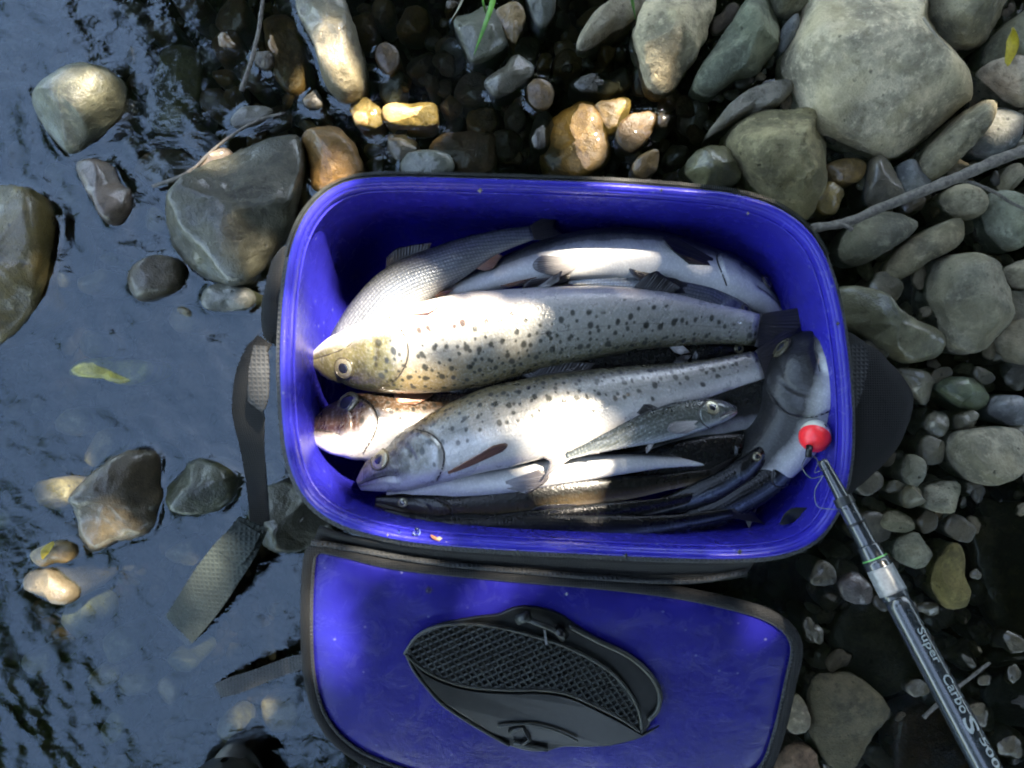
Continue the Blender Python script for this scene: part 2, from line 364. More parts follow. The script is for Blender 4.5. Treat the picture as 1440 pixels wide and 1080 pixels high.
ST = [
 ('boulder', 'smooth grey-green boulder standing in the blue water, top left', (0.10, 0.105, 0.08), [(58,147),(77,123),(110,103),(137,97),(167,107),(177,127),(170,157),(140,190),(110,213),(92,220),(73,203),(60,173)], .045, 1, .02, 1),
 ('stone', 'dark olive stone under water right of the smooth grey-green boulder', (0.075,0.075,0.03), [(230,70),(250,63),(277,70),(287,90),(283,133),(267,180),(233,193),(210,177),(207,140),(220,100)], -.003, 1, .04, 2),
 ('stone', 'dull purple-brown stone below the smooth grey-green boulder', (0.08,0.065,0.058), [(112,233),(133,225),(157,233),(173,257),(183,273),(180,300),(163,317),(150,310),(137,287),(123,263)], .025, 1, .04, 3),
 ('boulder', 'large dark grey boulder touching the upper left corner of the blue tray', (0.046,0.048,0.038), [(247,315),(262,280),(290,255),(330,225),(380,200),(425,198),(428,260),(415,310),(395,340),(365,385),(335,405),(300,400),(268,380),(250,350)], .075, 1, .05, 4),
 ('boulder', 'mossy yellow-brown boulder cut by the left edge of the photo', (0.075,0.062,0.025), [(-60,320),(-35,272),(20,262),(62,280),(78,312),(76,350),(68,392),(50,434),(18,472),(-15,488),(-50,450)], .05, 1, .07, 5),
 ('stone', 'round wet black-brown stone with sun sparkles below the large dark boulder', (0.055,0.05,0.04), [(185,403),(190,380),(213,363),(237,360),(257,370),(258,393),(247,410),(217,422),(197,422)], .03, 1, .03, 1),
 ('stone', 'small flat grey stone lying between the round wet stone and the bag', (0.10,0.11,0.105), [(283,420),(293,403),(320,397),(350,407),(358,422),(347,435),(310,438),(288,433)], .012, 1, .04, 2),
 ('stone', 'flat yellow-green mossy stone just under the blue water', (0.22,0.22,0.03), [(100,527),(113,507),(167,503),(213,510),(213,527),(187,542),(147,535)], .003, 1, .06, 2),
 ('rock', 'angular dark rock with an orange-brown edge in the water, left of centre', (0.045,0.038,0.025), [(112,700),(123,680),(147,653),(180,632),(207,628),(222,645),(225,680),(222,720),(210,750),(180,760),(150,772),(125,775),(118,740)], .04, 1, .09, 6),
 ('stone', 'dark green rounded stone beside the black strap', (0.028,0.034,0.019), [(233,693),(247,667),(267,650),(293,648),(323,663),(333,677),(327,700),(307,717),(273,722),(247,717)], .03, 1, .05, 3),
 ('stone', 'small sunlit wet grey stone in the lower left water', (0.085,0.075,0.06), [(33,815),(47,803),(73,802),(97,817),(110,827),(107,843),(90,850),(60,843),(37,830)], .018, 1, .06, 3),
 ('pebble', 'tan and yellow pebble just above the small sunlit wet stone', (0.14,0.105,0.05), [(43,780),(60,767),(87,760),(107,770),(103,787),(83,793),(57,797)], .010, 1, .04, 2),
 ('boulder', 'upright cream-grey boulder with a sunlit face at the top edge', (0.15,0.14,0.11), [(418,-20),(470,-25),(495,30),(510,80),(512,125),(500,140),(480,143),(460,120),(445,70),(425,30)], .05, 1, .06, 4),
 ('stone', 'long rusty brown stone under water left of the upright cream boulder', (0.19,0.115,0.05), [(370,30),(400,20),(425,60),(430,110),(415,135),(395,120),(380,80)], .002, 1, .09, 4),
 ('stone', 'orange-brown stone wedged against the upper left corner of the tray', (0.15,0.085,0.026), [(425,225),(430,190),(468,180),(498,205),(512,245),(475,268),(440,262)], .030, 1, .06, 4),
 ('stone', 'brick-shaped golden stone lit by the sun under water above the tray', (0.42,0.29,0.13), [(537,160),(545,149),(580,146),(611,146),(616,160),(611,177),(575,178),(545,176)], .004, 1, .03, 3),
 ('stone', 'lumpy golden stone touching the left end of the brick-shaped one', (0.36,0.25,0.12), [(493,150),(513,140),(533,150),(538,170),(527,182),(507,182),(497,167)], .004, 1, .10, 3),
 ('stone', 'flat reddish-brown stone under water, just above the tray rim', (0.17,0.105,0.07), [(603,213),(623,190),(687,187),(700,213),(693,240),(660,246),(625,240)], -.002, 1, .04, 3),
 ('stone', 'pale grey-green rounded stone half hidden by the top rim of the tray', (0.07,0.08,0.07), [(563,236),(573,217),(607,212),(633,220),(638,240),(613,256),(575,256)], .012, 1, .05, 2),
 ('rock', 'angular dark slate rock with pale edges under the green grass blade', (0.075,0.082,0.065), [(637,30),(667,10),(693,8),(712,48),(710,67),(668,90),(652,70)], .022, 1, .03, 6),
 ('stone', 'small brown wedge stone right of the slate rock at the top edge', (0.15,0.105,0.05), [(697,17),(723,3),(738,20),(733,47),(725,65),(712,50)], .012, 1, .05, 4),
 ('stone', 'dark grey stone cut by the top edge, left of the pale long stone', (0.07,0.075,0.065), [(738,-20),(773,-16),(782,10),(767,37),(750,27)], .02, 1, .05, 3),
 ('rock', 'angular dark grey rock below the slate rock', (0.065,0.065,0.055), [(682,113),(707,90),(727,77),(750,93),(742,117),(720,130),(697,138),(686,128)], .016, 1, .03, 6),
 ('stone', 'pale grey long stone slanting at the top edge, right of the grass', (0.20,0.195,0.17), [(810,64),(830,27),(857,7),(893,-12),(912,-2),(892,27),(857,50),(825,70)], .03, 0, .03, 2),
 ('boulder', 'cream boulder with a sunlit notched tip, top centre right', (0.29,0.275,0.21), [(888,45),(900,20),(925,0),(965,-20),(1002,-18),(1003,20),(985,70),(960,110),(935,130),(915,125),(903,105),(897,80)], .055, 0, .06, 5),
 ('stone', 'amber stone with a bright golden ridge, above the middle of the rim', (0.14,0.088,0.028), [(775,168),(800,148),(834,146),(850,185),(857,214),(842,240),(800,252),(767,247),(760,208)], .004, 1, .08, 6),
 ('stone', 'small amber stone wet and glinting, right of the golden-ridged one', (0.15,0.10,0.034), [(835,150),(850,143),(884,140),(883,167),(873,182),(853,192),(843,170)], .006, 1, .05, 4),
 ('stone', 'dark orange-brown stone left of the olive stones above the rim', (0.10,0.06,0.02), [(867,187),(883,163),(923,157),(920,182),(893,213),(873,207)], .008, 1, .06, 4),
 ('pebble', 'small orange-brown pebble nearest the middle right of the top rim', (0.13,0.08,0.03), [(890,230),(907,215),(925,213),(923,240),(907,250),(892,245)], .012, 1, .04, 2),
 ('stone', 'flat black stone shedding a glint, above the amber stones', (0.06,0.06,0.055), [(800,120),(830,105),(873,118),(853,133),(813,135)], .004, 1, .05, 2),
 ('boulder', 'dark green oval boulder between the cream boulder and the biggest boulder', (0.115,0.14,0.115), [(973,123),(980,103),(1000,73),(1027,33),(1047,3),(1073,-8),(1093,30),(1094,60),(1077,90),(1060,107),(1033,113),(1003,133),(983,132)], .05, 0, .04, 3),
 ('stone', 'grey-green stone cut by the top edge beside the biggest boulder', (0.16,0.17,0.135), [(1077,-20),(1137,-20),(1125,17),(1100,25),(1085,13)], .035, 0, .05, 3),
 ('stone', 'narrow blue-grey stone squeezed left of the biggest boulder', GB, [(1095,70),(1099,42),(1117,22),(1120,47),(1105,72)], .02, 0, .04, 3),
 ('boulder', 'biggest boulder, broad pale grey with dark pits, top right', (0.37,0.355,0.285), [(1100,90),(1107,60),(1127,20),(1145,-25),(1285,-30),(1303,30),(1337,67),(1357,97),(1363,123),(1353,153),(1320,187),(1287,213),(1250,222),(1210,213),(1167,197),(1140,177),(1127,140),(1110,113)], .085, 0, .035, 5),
 ('boulder', 'speckled grey boulder at the top edge, right of the biggest boulder', (0.19,0.19,0.15), [(1296,-15),(1405,-25),(1408,20),(1393,50),(1373,68),(1340,68),(1312,42)], .06, 0, .05, 4),
 ('stone', 'dark grey stone under the narrow yellow leaf at the right edge', (0.10,0.11,0.09), [(1383,83),(1397,50),(1440,17),(1475,20),(1475,97),(1412,102),(1390,95)], .035, 0, .05, 3),
 ('stone', 'pale pinkish-grey stone below the yellow leaf at the right edge', (0.27,0.25,0.22), [(1377,103),(1393,90),(1427,98),(1452,110),(1458,143),(1440,151),(1417,143),(1397,126)], .045, 0, .05, 4),
 ('stone', 'blue-grey rounded stone right of the long leaning oval stone', GB, [(1357,203),(1370,167),(1390,147),(1420,157),(1426,193),(1417,213),(1390,222),(1367,217)], .035, 0, .03, 2),
 ('stone', 'long oval brown-grey stone leaning on the biggest boulder', (0.18,0.175,0.135), [(1293,240),(1297,217),(1320,190),(1347,163),(1367,150),(1378,157),(1373,183),(1353,213),(1330,240),(1307,255)], .048, 0, .025, 1),
 ('stone', 'flat grey crescent-shaped stone left of the biggest boulder', (0.14,0.145,0.14), [(992,193),(1007,170),(1033,140),(1073,120),(1108,114),(1112,130),(1093,150),(1060,160),(1027,173),(1007,197)], .024, 0, .03, 2),
 ('boulder', 'olive-grey lichen-stained boulder at the upper right corner of the tray', (0.18,0.175,0.115), [(1020,197),(1037,170),(1077,160),(1133,160),(1140,187),(1160,220),(1157,263),(1147,297),(1127,307),(1100,293),(1070,273),(1047,250),(1030,223)], .06, 0, .07, 5),
 ('stone', 'dark olive stone between the top rim and the lichen-stained boulder', (0.10,0.10,0.055), [(958,240),(983,213),(1017,207),(1033,233),(1042,253),(1013,266),(980,262)], .028, 1, .06, 3),
 ('stone', 'brown-black wet stone below the biggest boulder', (0.085,0.078,0.06), [(1217,283),(1223,227),(1243,223),(1263,257),(1267,280),(1247,292)], .020, 1, .05, 3),
 ('stone', 'flat blue-grey stone under the lower tip of the long oval stone', GB, [(1260,240),(1280,225),(1306,250),(1296,270),(1270,274)], .014, 0, .04, 2),
 ('stone', 'dark amber wet stone tucked under the biggest boulder', (0.14,0.095,0.035), [(1160,233),(1190,223),(1217,230),(1210,253),(1187,262),(1167,252)], .012, 1, .05, 3),
 ('stone', 'yellow-brown wet stone just above the left end of the twig', (0.16,0.12,0.04), [(1143,277),(1167,255),(1187,273),(1183,297),(1157,302)], .014, 1, .08, 4),
 ('pebble', 'speckled grey egg-shaped pebble just below the twig', (0.20,0.195,0.155), [(1323,283),(1330,267),(1350,262),(1370,273),(1378,293),(1370,307),(1343,305)], .032, 0, .03, 1),
 ('stone', 'pale green-grey round stone at the right edge below the twig', (0.16,0.185,0.165), [(1377,300),(1383,277),(1403,272),(1440,287),(1458,312),(1440,343),(1417,352),(1386,325)], .035, 0, .03, 2),
 ('pebble', 'small grey pebble crossed by the thin side branch of the twig', (0.17,0.165,0.135), [(1403,260),(1420,232),(1432,243),(1428,267),(1413,274)], .022, 0, .03, 2),
 ('stone', 'smooth dark grey stone below the left end of the twig', (0.12,0.13,0.115), [(1180,356),(1193,320),(1227,299),(1267,300),(1287,317),(1273,335),(1243,355),(1205,374)], .032, 0, .03, 2),
 ('stone', 'blocky brown-grey stone right of the smooth dark grey one', (0.185,0.18,0.14), [(1243,380),(1262,352),(1290,330),(1323,313),(1343,310),(1347,337),(1333,353),(1300,370),(1270,392),(1250,395)], .034, 0, .03, 5),
 ('boulder', 'tall dark grey boulder with a pale vein in the right-hand group', (0.145,0.15,0.13), [(1305,417),(1313,373),(1337,357),(1370,367),(1397,400),(1408,427),(1407,457),(1377,490),(1347,500),(1327,485),(1318,450)], .06, 0, .04, 3),
 ('boulder', 'long brown-green mossy boulder lying against the right rim of the tray', (0.115,0.115,0.08), [(1176,405),(1220,408),(1243,435),(1287,455),(1313,470),(1321,487),(1307,503),(1273,512),(1240,495),(1213,472),(1182,452)], .045, 1, .06, 3),
 ('stone', 'grey round stone cut by the right edge at mid height', (0.15,0.145,0.12), [(1398,480),(1413,457),(1440,447),(1470,460),(1470,510),(1420,509)], .035, 0, .04, 2),
 ('stone', 'small tan stone at the right edge beside the tall dark boulder', (0.20,0.195,0.16), [(1411,382),(1427,370),(1452,365),(1452,402),(1427,405)], .028, 0, .03, 2),
 ('stone', 'smooth pale grey oval stone on the right with a dark stain', (0.185,0.19,0.165), [(1330,630),(1343,607),(1387,600),(1423,603),(1433,627),(1423,660),(1393,679),(1367,678),(1341,657)], .045, 0, .02, 1),
 ('stone', 'small green patterned stone above the smooth pale oval stone', (0.085,0.11,0.07), [(1317,549),(1327,533),(1360,530),(1383,543),(1388,567),(1373,582),(1343,569)], .020, 1, .05, 3),
 ('stone', 'bluish stone with a white glint beside the green patterned stone', (0.17,0.185,0.22), [(1390,578),(1400,558),(1428,556),(1444,575),(1434,598),(1406,594)], .022, 1, .04, 2),
 ('stone', 'pale grey-white stone in the gravel below the black side flap', (0.235,0.245,0.215), [(1297,700),(1307,680),(1340,677),(1348,690),(1332,718),(1303,715)], .026, 0, .05, 4),
 ('stone', 'grey-brown stone just left of the pale grey-white stone', (0.145,0.14,0.11), [(1266,695),(1277,680),(1296,683),(1294,708),(1273,714)], .022, 1, .05, 3),
 ('stone', 'narrow brown-grey stone between the mossy boulder and the side flap', (0.13,0.125,0.105), [(1262,520),(1297,521),(1312,540),(1301,570),(1280,549)], .020, 1, .05, 4),
 ('stone', 'slim grey upright stone above the pale grey-white stone', (0.13,0.145,0.135), [(1268,668),(1276,640),(1294,645),(1296,664),(1282,686)], .022, 0, .03, 3),
 ('pebble', 'flat-topped grey pebble right of the rod, below the pale stone', (0.14,0.15,0.13), [(1236,735),(1247,721),(1273,720),(1283,737),(1270,748),(1247,745)], .022, 0, .04, 4),
 ('stone', 'wedge-shaped green-grey stone right of the rod joint', (0.155,0.175,0.155), [(1257,785),(1266,755),(1293,750),(1307,770),(1306,792),(1287,799)], .022, 0, .03, 5),
 ('stone', 'yellow-olive angular stone right of the rod', (0.13,0.12,0.055), [(1310,820),(1320,787),(1345,763),(1357,813),(1348,850),(1327,852)], .026, 0, .06, 5),
 ('boulder', 'broad dark brown boulder passing under the rod', (0.050,0.044,0.030), [(1168,890),(1200,850),(1250,845),(1295,875),(1300,940),(1262,972),(1220,972),(1187,942)], -.004, 1, .05, 2),
 ('boulder', 'grey-green rounded boulder between the lid and the rod at the bottom', (0.062,0.060,0.044), [(1135,1010),(1150,953),(1193,948),(1233,971),(1244,1003),(1222,1047),(1187,1079),(1158,1067)], .03, 0, .05, 3),
 ('stone', 'pinkish brown stone at the bottom edge beside the lid', (0.10,0.075,0.058), [(1090,1072),(1107,1052),(1130,1047),(1147,1063),(1147,1092),(1100,1100)], .028, 0, .06, 3),
 ('pebble', 'slim pale grey pebble between the lid edge and the grey-green boulder', (0.20,0.19,0.16), [(1105,1022),(1121,978),(1136,1003),(1128,1026)], .022, 0, .03, 2),
 ('boulder', 'big black-brown boulder under shallow water at the right edge', (0.050,0.041,0.026), [(1362,765),(1385,722),(1440,712),(1490,760),(1490,880),(1420,900),(1380,850)], -.005, 1, .05, 2),
 ('stone', 'reddish dark brown stone at the bottom, right of the rod lettering', (0.07,0.04,0.024), [(1250,1010),(1300,985),(1350,1005),(1368,1060),(1340,1100),(1260,1100)], -.004, 1, .05, 2),
 ('stone', 'dark purple-grey stone left of the rod ferrule', (0.06,0.05,0.053), [(1178,817),(1207,805),(1225,827),(1221,849),(1187,842)], .018, 1, .08, 6),
 ('stone', 'black wet stone with bright water edges in the lower right corner', (0.022,0.020,0.017), [(1383,965),(1430,935),(1480,950),(1480,1010),(1425,1025),(1390,1005)], .004, 1, .04, 2),
 ('stone', 'olive-black wet stone at the right edge above the lower right corner', (0.03,0.027,0.015), [(1385,915),(1425,900),(1475,910),(1475,935),(1430,932),(1392,938)], .002, 1, .05, 3),
 ('boulder', 'black wet boulder under the lower left corner of the tray', (0.04,0.045,0.038), [(352,722),(370,690),(405,675),(455,690),(470,745),(430,770),(380,765)], .05, 1, .05, 3),
 ('stone', 'dark brown stone under water left of the large dark boulder', (0.075,0.055,0.035), [(190,240),(215,215),(262,214),(280,236),(252,258),(215,262)], .000, 1, .07, 3),
 ('stone', 'small pinkish sunlit stone on the upper edge of the large dark boulder', (0.14,0.11,0.09), [(283,235),(300,218),(322,210),(328,225),(310,242),(290,250)], .02, 1, .05, 3),
 ('stone', 'long dark stone under water above the large dark boulder', (0.06,0.06,0.055), [(325,168),(345,150),(376,150),(384,160),(358,176),(333,180)], .008, 1, .05, 3),
 ('stone', 'dark grey stone half under water between the slate rocks and the amber stones', (0.055,0.05,0.045), [(745,195),(752,165),(772,158),(778,185),(768,215),(750,215)], .003, 1, .06, 3),
 ('stone', 'grey stone below the long mossy boulder by the flap tip', (0.10,0.10,0.085), [(1300,595),(1316,575),(1332,585),(1330,606),(1312,618)], .014, 1, .05, 3),
]
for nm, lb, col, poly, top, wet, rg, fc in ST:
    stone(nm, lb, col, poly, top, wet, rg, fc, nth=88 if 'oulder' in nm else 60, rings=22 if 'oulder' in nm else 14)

# the loose pebbles in the gaps: twelve shared shapes, each pebble an object of its own
polys_px = [np.array(s[3], float) for s in ST]
def inside(poly, x, y):
    n = len(poly); c = False; j = n - 1
    for i in range(n):
        xi, yi = poly[i]; xj, yj = poly[j]
        if (yi > y) != (yj > y) and x < (xj - xi) * (y - yi) / (yj - yi) + xi: c = not c
        j = i
    return c
TRAYBOX = [(395,255),(1085,260),(1200,420),(1200,740),(1140,800),(1130,1080),(430,1080),(420,760),(395,640)]
PEB = []
for k in range(12):
    rr = np.array([1 + 0.16 * math.sin(2 * t + k) + 0.10 * math.sin(3 * t + 2 * k) + 0.05 * math.sin(5 * t + k * k) for t in np.linspace(-math.pi, math.pi, 22, endpoint=False)])
    V, Fc = stone_mesh(rr * 0.010, 0.0075, -0.0075, 0.0, 900 + k, 0.07, 4, 0.6, 9)
    me = bpy.data.meshes.new('pebble'); me.from_pydata([tuple(v) for v in V], [], Fc); me.polygons.foreach_set('use_smooth', [True] * len(me.polygons))
    me.materials.append(STONE_WET if k % 2 else STONE_DRY); me.update(); PEB.append(me)
AREAS = [('small pebble in the wet gaps among the stones right of the tray', 'pebbles right of the tray', (1195, 210, 1440, 760), 80, [(0.12,0.12,0.10),(0.07,0.065,0.05),(0.16,0.15,0.12),(0.11,0.085,0.05)]),
         ('small dark pebble in the shallow water around the fishing rod', 'pebbles around the rod', (1110, 770, 1440, 1080), 55, [(0.05,0.045,0.03),(0.08,0.07,0.05),(0.10,0.09,0.07)]),
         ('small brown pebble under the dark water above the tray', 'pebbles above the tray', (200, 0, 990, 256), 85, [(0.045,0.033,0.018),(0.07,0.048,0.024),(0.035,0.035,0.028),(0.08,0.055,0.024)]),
         ('small pebble in the gaps between the boulders at top right', 'pebbles between the top right boulders', (985, 20, 1440, 215), 24, [(0.10,0.095,0.075),(0.13,0.13,0.11),(0.07,0.06,0.045)])]
pk = 0
def short(lb):
    for w_ in (' standing', ' touching', ' cut ', ' with ', ' in the', ' at the', ' under', ' below', ' beside', ' between', ' above', ' left of', ' right of', ' lying', ' lit ', ' just', ' wedged', ' shedding', ' squeezed', ' leaning', ' tucked', ' crossed', ' passing', ' nearest', ' slanting', ' half', ' on the', ' along', ' by the', ',', ' that', ' upon', ' wet and'):
        i = lb.find(w_)
        if i > 8: lb = lb[:i]
    return lb
CEN = [(np.mean([p[0] for p in s[3]]), np.mean([p[1] for p in s[3]]), short(s[1])) for s in ST]
for lb, grp, (x0, y0, x1, y1), cnt, cols in AREAS:
    placed = []; tries = 0
    while len(placed) < cnt and tries < 9000:
        tries += 1; x, y = random.uniform(x0, x1), random.uniform(y0, y1); s = random.choice([0.55, 0.7, 0.85, 1.0, 1.25, 1.5]); rp = s * 12
        if inside(TRAYBOX, x, y) or any(inside(pp, x, y) for pp in polys_px): continue
        if any((x - a) ** 2 + (y - b) ** 2 < (0.8 * (rp + c)) ** 2 for a, b, c in placed): continue
        placed.append((x, y, rp)); pk += 1
        p = P(x, y, -0.01); bz = float(bed_z(np.array(p.x), np.array(p.y)))
        o = bpy.data.objects.new('pebble', PEB[pk % 12]); link(o); hgt = random.uniform(0.9, 1.5)
        zt = random.uniform(-0.012, 0.008) if y0 > 0 else random.uniform(-0.03, -0.004)
        o.location = (p.x, p.y, zt - 0.0075 * s * 0.7); o.scale = (s * random.uniform(.85, 1.3), s * random.uniform(.7, 1.05), s * 0.8)
        o.rotation_euler = (random.uniform(-.3, .3), random.uniform(-.3, .3), random.uniform(0, 6.28))
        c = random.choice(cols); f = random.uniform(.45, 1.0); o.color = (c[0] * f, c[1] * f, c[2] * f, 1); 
        cx_, cy_, sn = min(CEN, key=lambda q: (q[0] - x) ** 2 + (q[1] - y) ** 2); dx, dy = x - cx_, y - cy_
        rel = ('right of' if dx > 0 else 'left of') if abs(dx) > abs(dy) else ('below' if dy > 0 else 'above')
        lum = sum(o.color[:3]) / 3; hue = 'brown' if o.color[2] < .62 * o.color[0] else 'grey'
        tag(o, f"{'tiny' if s < .8 else 'small' if s < 1.2 else 'larger'} {'dark' if lum < .075 else 'pale' if lum > .125 else 'mid'} {hue} pebble {rel} the {sn}", 'pebble', grp)

# half-sunken stones of middling size between the big ones
MED = []
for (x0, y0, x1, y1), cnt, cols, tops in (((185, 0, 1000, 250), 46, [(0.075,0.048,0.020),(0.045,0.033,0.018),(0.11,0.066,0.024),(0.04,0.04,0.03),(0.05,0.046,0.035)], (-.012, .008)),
                                          ((0, 190, 390, 500), 9, [(0.05,0.045,0.03),(0.07,0.06,0.04),(0.09,0.08,0.04)], (-.02, .004)), ((0, 560, 420, 1040), 16, [(0.16,0.15,0.09),(0.24,0.20,0.12),(0.10,0.11,0.06)], (-.035, -.012)),
                                          ((1110, 730, 1440, 1080), 26, [(0.05,0.044,0.03),(0.07,0.06,0.042),(0.085,0.08,0.066)], (-.006, .010)), ((1195, 330, 1440, 730), 14, [(0.08,0.078,0.062),(0.11,0.105,0.085),(0.06,0.055,0.042)], (.004, .018))):
    done = 0; tries = 0
    while done < cnt and tries < 4000:
        tries += 1; x, y = random.uniform(x0, x1), random.uniform(y0, y1); rp = random.uniform(14, 30)
        if inside(TRAYBOX, x, y) or inside(TRAYBOX, x, y + rp * .6) or any(inside(pp, x + dx * rp * .6, y + dy * rp * .6) for pp in polys_px for dx, dy in ((0, 0), (1, 0), (-1, 0), (0, 1), (0, -1))): continue
        if any((x - a) ** 2 + (y - b) ** 2 < (0.85 * (rp + c)) ** 2 for a, b, c in MED): continue
        MED.append((x, y, rp)); done += 1; an = random.uniform(0, 3.14); el = random.uniform(.62, 1.0); nn = random.choice((6, 7, 8, 9)); ph = random.uniform(0, 6)
        pl = [(x + rp * (math.cos(q) * math.cos(an) - el * math.sin(q) * math.sin(an)) * f_, y + rp * (math.cos(q) * math.sin(an) + el * math.sin(q) * math.cos(an)) * f_) for q, f_ in ((2 * math.pi * i_ / nn + ph, random.uniform(.82, 1.15)) for i_ in range(nn))]
        cx_, cy_, sn = min(CEN, key=lambda q: (q[0] - x) ** 2 + (q[1] - y) ** 2); dx, dy = x - cx_, y - cy_; c = random.choice(cols)
        rel = ('right of' if dx > 0 else 'left of') if abs(dx) > abs(dy) else ('below' if dy > 0 else 'above')
        hue = 'amber-brown' if c[2] < .42 * c[0] else 'brown' if c[2] < .62 * c[0] else 'grey'
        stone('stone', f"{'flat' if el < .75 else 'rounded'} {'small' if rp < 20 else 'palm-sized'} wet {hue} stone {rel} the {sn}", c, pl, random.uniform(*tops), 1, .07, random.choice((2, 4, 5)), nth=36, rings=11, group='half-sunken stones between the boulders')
# the gravel nobody could count, lying on the bed
def gravel(n):
    tmpl = []
    for k in range(6):
        rr = np.array([1 + 0.2 * math.sin(2 * t + k) + 0.12 * math.sin(3 * t + 2 * k) for t in np.linspace(-math.pi, math.pi, 8, endpoint=False)])
        V, Fc = stone_mesh(rr, 0.7, -0.7, 0.0, 500 + k, 0.10, 2, 0.6, 5)
        tmpl.append((np.array([tuple(v) for v in V]), Fc))
    V = []; Fc = []; off = 0
    X = RNG.uniform(-0.75, 0.75, n); Y = RNG.uniform(-0.56, 0.56, n); Sz = 0.004 + 0.009 * RNG.random(n) ** 2
    BZ = bed_z(X, Y)
    for i in range(n):
        tv, tf = tmpl[i % 6]; a = random.uniform(0, 6.28); ca, sa = math.cos(a), math.sin(a)
        s = Sz[i]; v = tv * np.array([s * random.uniform(.8, 1.4), s, s * 0.8])
        v = np.stack([v[:, 0] * ca - v[:, 1] * sa + X[i], v[:, 0] * sa + v[:, 1] * ca + Y[i], v[:, 2] + BZ[i] + 0.012 * random.random()], 1)
        V.append(v); Fc += [tuple(q + off for q in f) for f in tf]; off += len(v)
    me = bpy.data.meshes.new('gravel'); me.from_pydata(np.concatenate(V).tolist(), [], Fc)
    me.polygons.foreach_set('use_smooth', [True] * len(me.polygons))
    m = M('gravel'); g = m.n('NewGeometry'); nz = m.n('TexNoise', i_Vector=g.outputs['Position'], i_Scale=160.0, i_Detail=4.0)
    c = m.ramp(g.outputs['Random Per Island'], [(0, (0.008, 0.006, 0.004)), (0.35, (0.018, 0.013, 0.007)), (0.6, (0.02, 0.019, 0.014)), (0.85, (0.045, 0.029, 0.011)), (1, (0.055, 0.05, 0.04))])
    m.set(Base_Color=m.mix(1.0, c, m.ramp(nz.outputs[0], [(0.3, 0.5), (0.7, 1.3)]), 'MULTIPLY'), Roughness=0.9, Specular_IOR_Level=0.1)
    me.materials.append(m.m); o = link(bpy.data.objects.new('gravel', me))
    tag(o, 'dark brown gravel covering the stream bed', 'gravel', kind='stuff')
gravel(6500)

# the cobbles that go on along the bank outside the picture
def cobbles(n):
    tm = []
    for k in range(8):
        rr_ = np.array([1 + 0.2 * math.sin(2 * t + k) + 0.10 * math.sin(3 * t + 2 * k) for t in np.linspace(-math.pi, math.pi, 16, endpoint=False)])
        V, Fc = stone_mesh(rr_, 0.62, -0.62, 0.0, 1500 + k, 0.10, 3, 0.6, 8); tm.append((np.array([tuple(v) for v in V]), Fc))
    V = []; Fc = []; off = 0; r = np.random.default_rng(77); got = 0
    while got < n:
        x, y = r.uniform(-.6, 2.0), r.uniform(-1.3, 1.5)
        if abs(x) < .72 and abs(y) < .55 or (x < .72 and y < .55): continue
        sz = .02 + .045 * r.random() ** 2; z = float(bed_z(np.array(x), np.array(y))) + sz * .35 + .02; tv, tf = tm[got % 8]; a = r.uniform(0, 6.28)
        v = tv * np.array([sz * r.uniform(.9, 1.4), sz, sz * r.uniform(.7, 1)]); v = np.stack([v[:, 0] * math.cos(a) - v[:, 1] * math.sin(a) + x, v[:, 0] * math.sin(a) + v[:, 1] * math.cos(a) + y, v[:, 2] + z], 1)
        V.append(v); Fc += [tuple(q + off for q in f) for f in tf]; off += len(v); got += 1
    me = bpy.data.meshes.new('cobbles'); me.from_pydata(np.concatenate(V).tolist(), [], Fc); me.polygons.foreach_set('use_smooth', [True] * len(me.polygons))
    m = M('cobble'); g = m.n('NewGeometry'); nz = m.n('TexNoise', i_Vector=g.outputs['Position'], i_Scale=60.0, i_Detail=5.0)
    c = m.ramp(g.outputs['Random Per Island'], [(0, (0.10, 0.10, 0.085)), (0.4, (0.20, 0.195, 0.165)), (0.7, (0.15, 0.155, 0.15)), (1, (0.24, 0.22, 0.17))])
    m.set(Base_Color=m.mix(1.0, c, m.ramp(nz.outputs[0], [(0.3, 0.5), (0.7, 1.4)]), 'MULTIPLY'), Roughness=0.8); m.bump(nz.outputs[0], .6, .004)
    me.materials.append(m.m); tag(link(bpy.data.objects.new('cobbles', me)), 'grey cobbles covering the bank beyond the stones', 'cobbles', kind='stuff')
cobbles(700)

# ---------------------------------------------------------------- water
def water_mat():
    m = M('stream_water'); t = m.t; t.nodes.remove(m.b); g = m.n('NewGeometry')
    mp = m.n('Mapping', i_Vector=g.outputs['Position']); mp.inputs['Rotation'].default_value = (0, 0, 0.9); mp.inputs['Scale'].default_value = (1.0, 2.0, 1.0)
    nz = m.n('TexNoise', i_Vector=mp.outputs[0], i_Scale=42.0, i_Detail=4.0, i_Roughness=0.55, i_Distortion=0.4)
    bp = m.n('Bump', i_Strength=0.16, i_Distance=0.006, i_Height=nz.outputs[0])
    fr = m.n('Fresnel', i_IOR=1.56); t.links.new(bp.outputs[0], fr.inputs['Normal'])
    gl = m.n('BsdfGlossy'); gl.inputs['Color'].default_value = (0.74, 0.90, 1.0, 1); gl.inputs['Roughness'].default_value = 0.03; t.links.new(bp.outputs[0], gl.inputs['Normal'])
    tr = m.n('BsdfTransparent'); tr.inputs[0].default_value = (0.62, 0.66, 0.60, 1)
    mx = m.n('MixShader'); t.links.new(fr.outputs[0], mx.inputs[0]); t.links.new(tr.outputs[0], mx.inputs[1]); t.links.new(gl.outputs[0], mx.inputs[2])
    t.links.new(mx.outputs[0], m.out.inputs[0]); return m.m
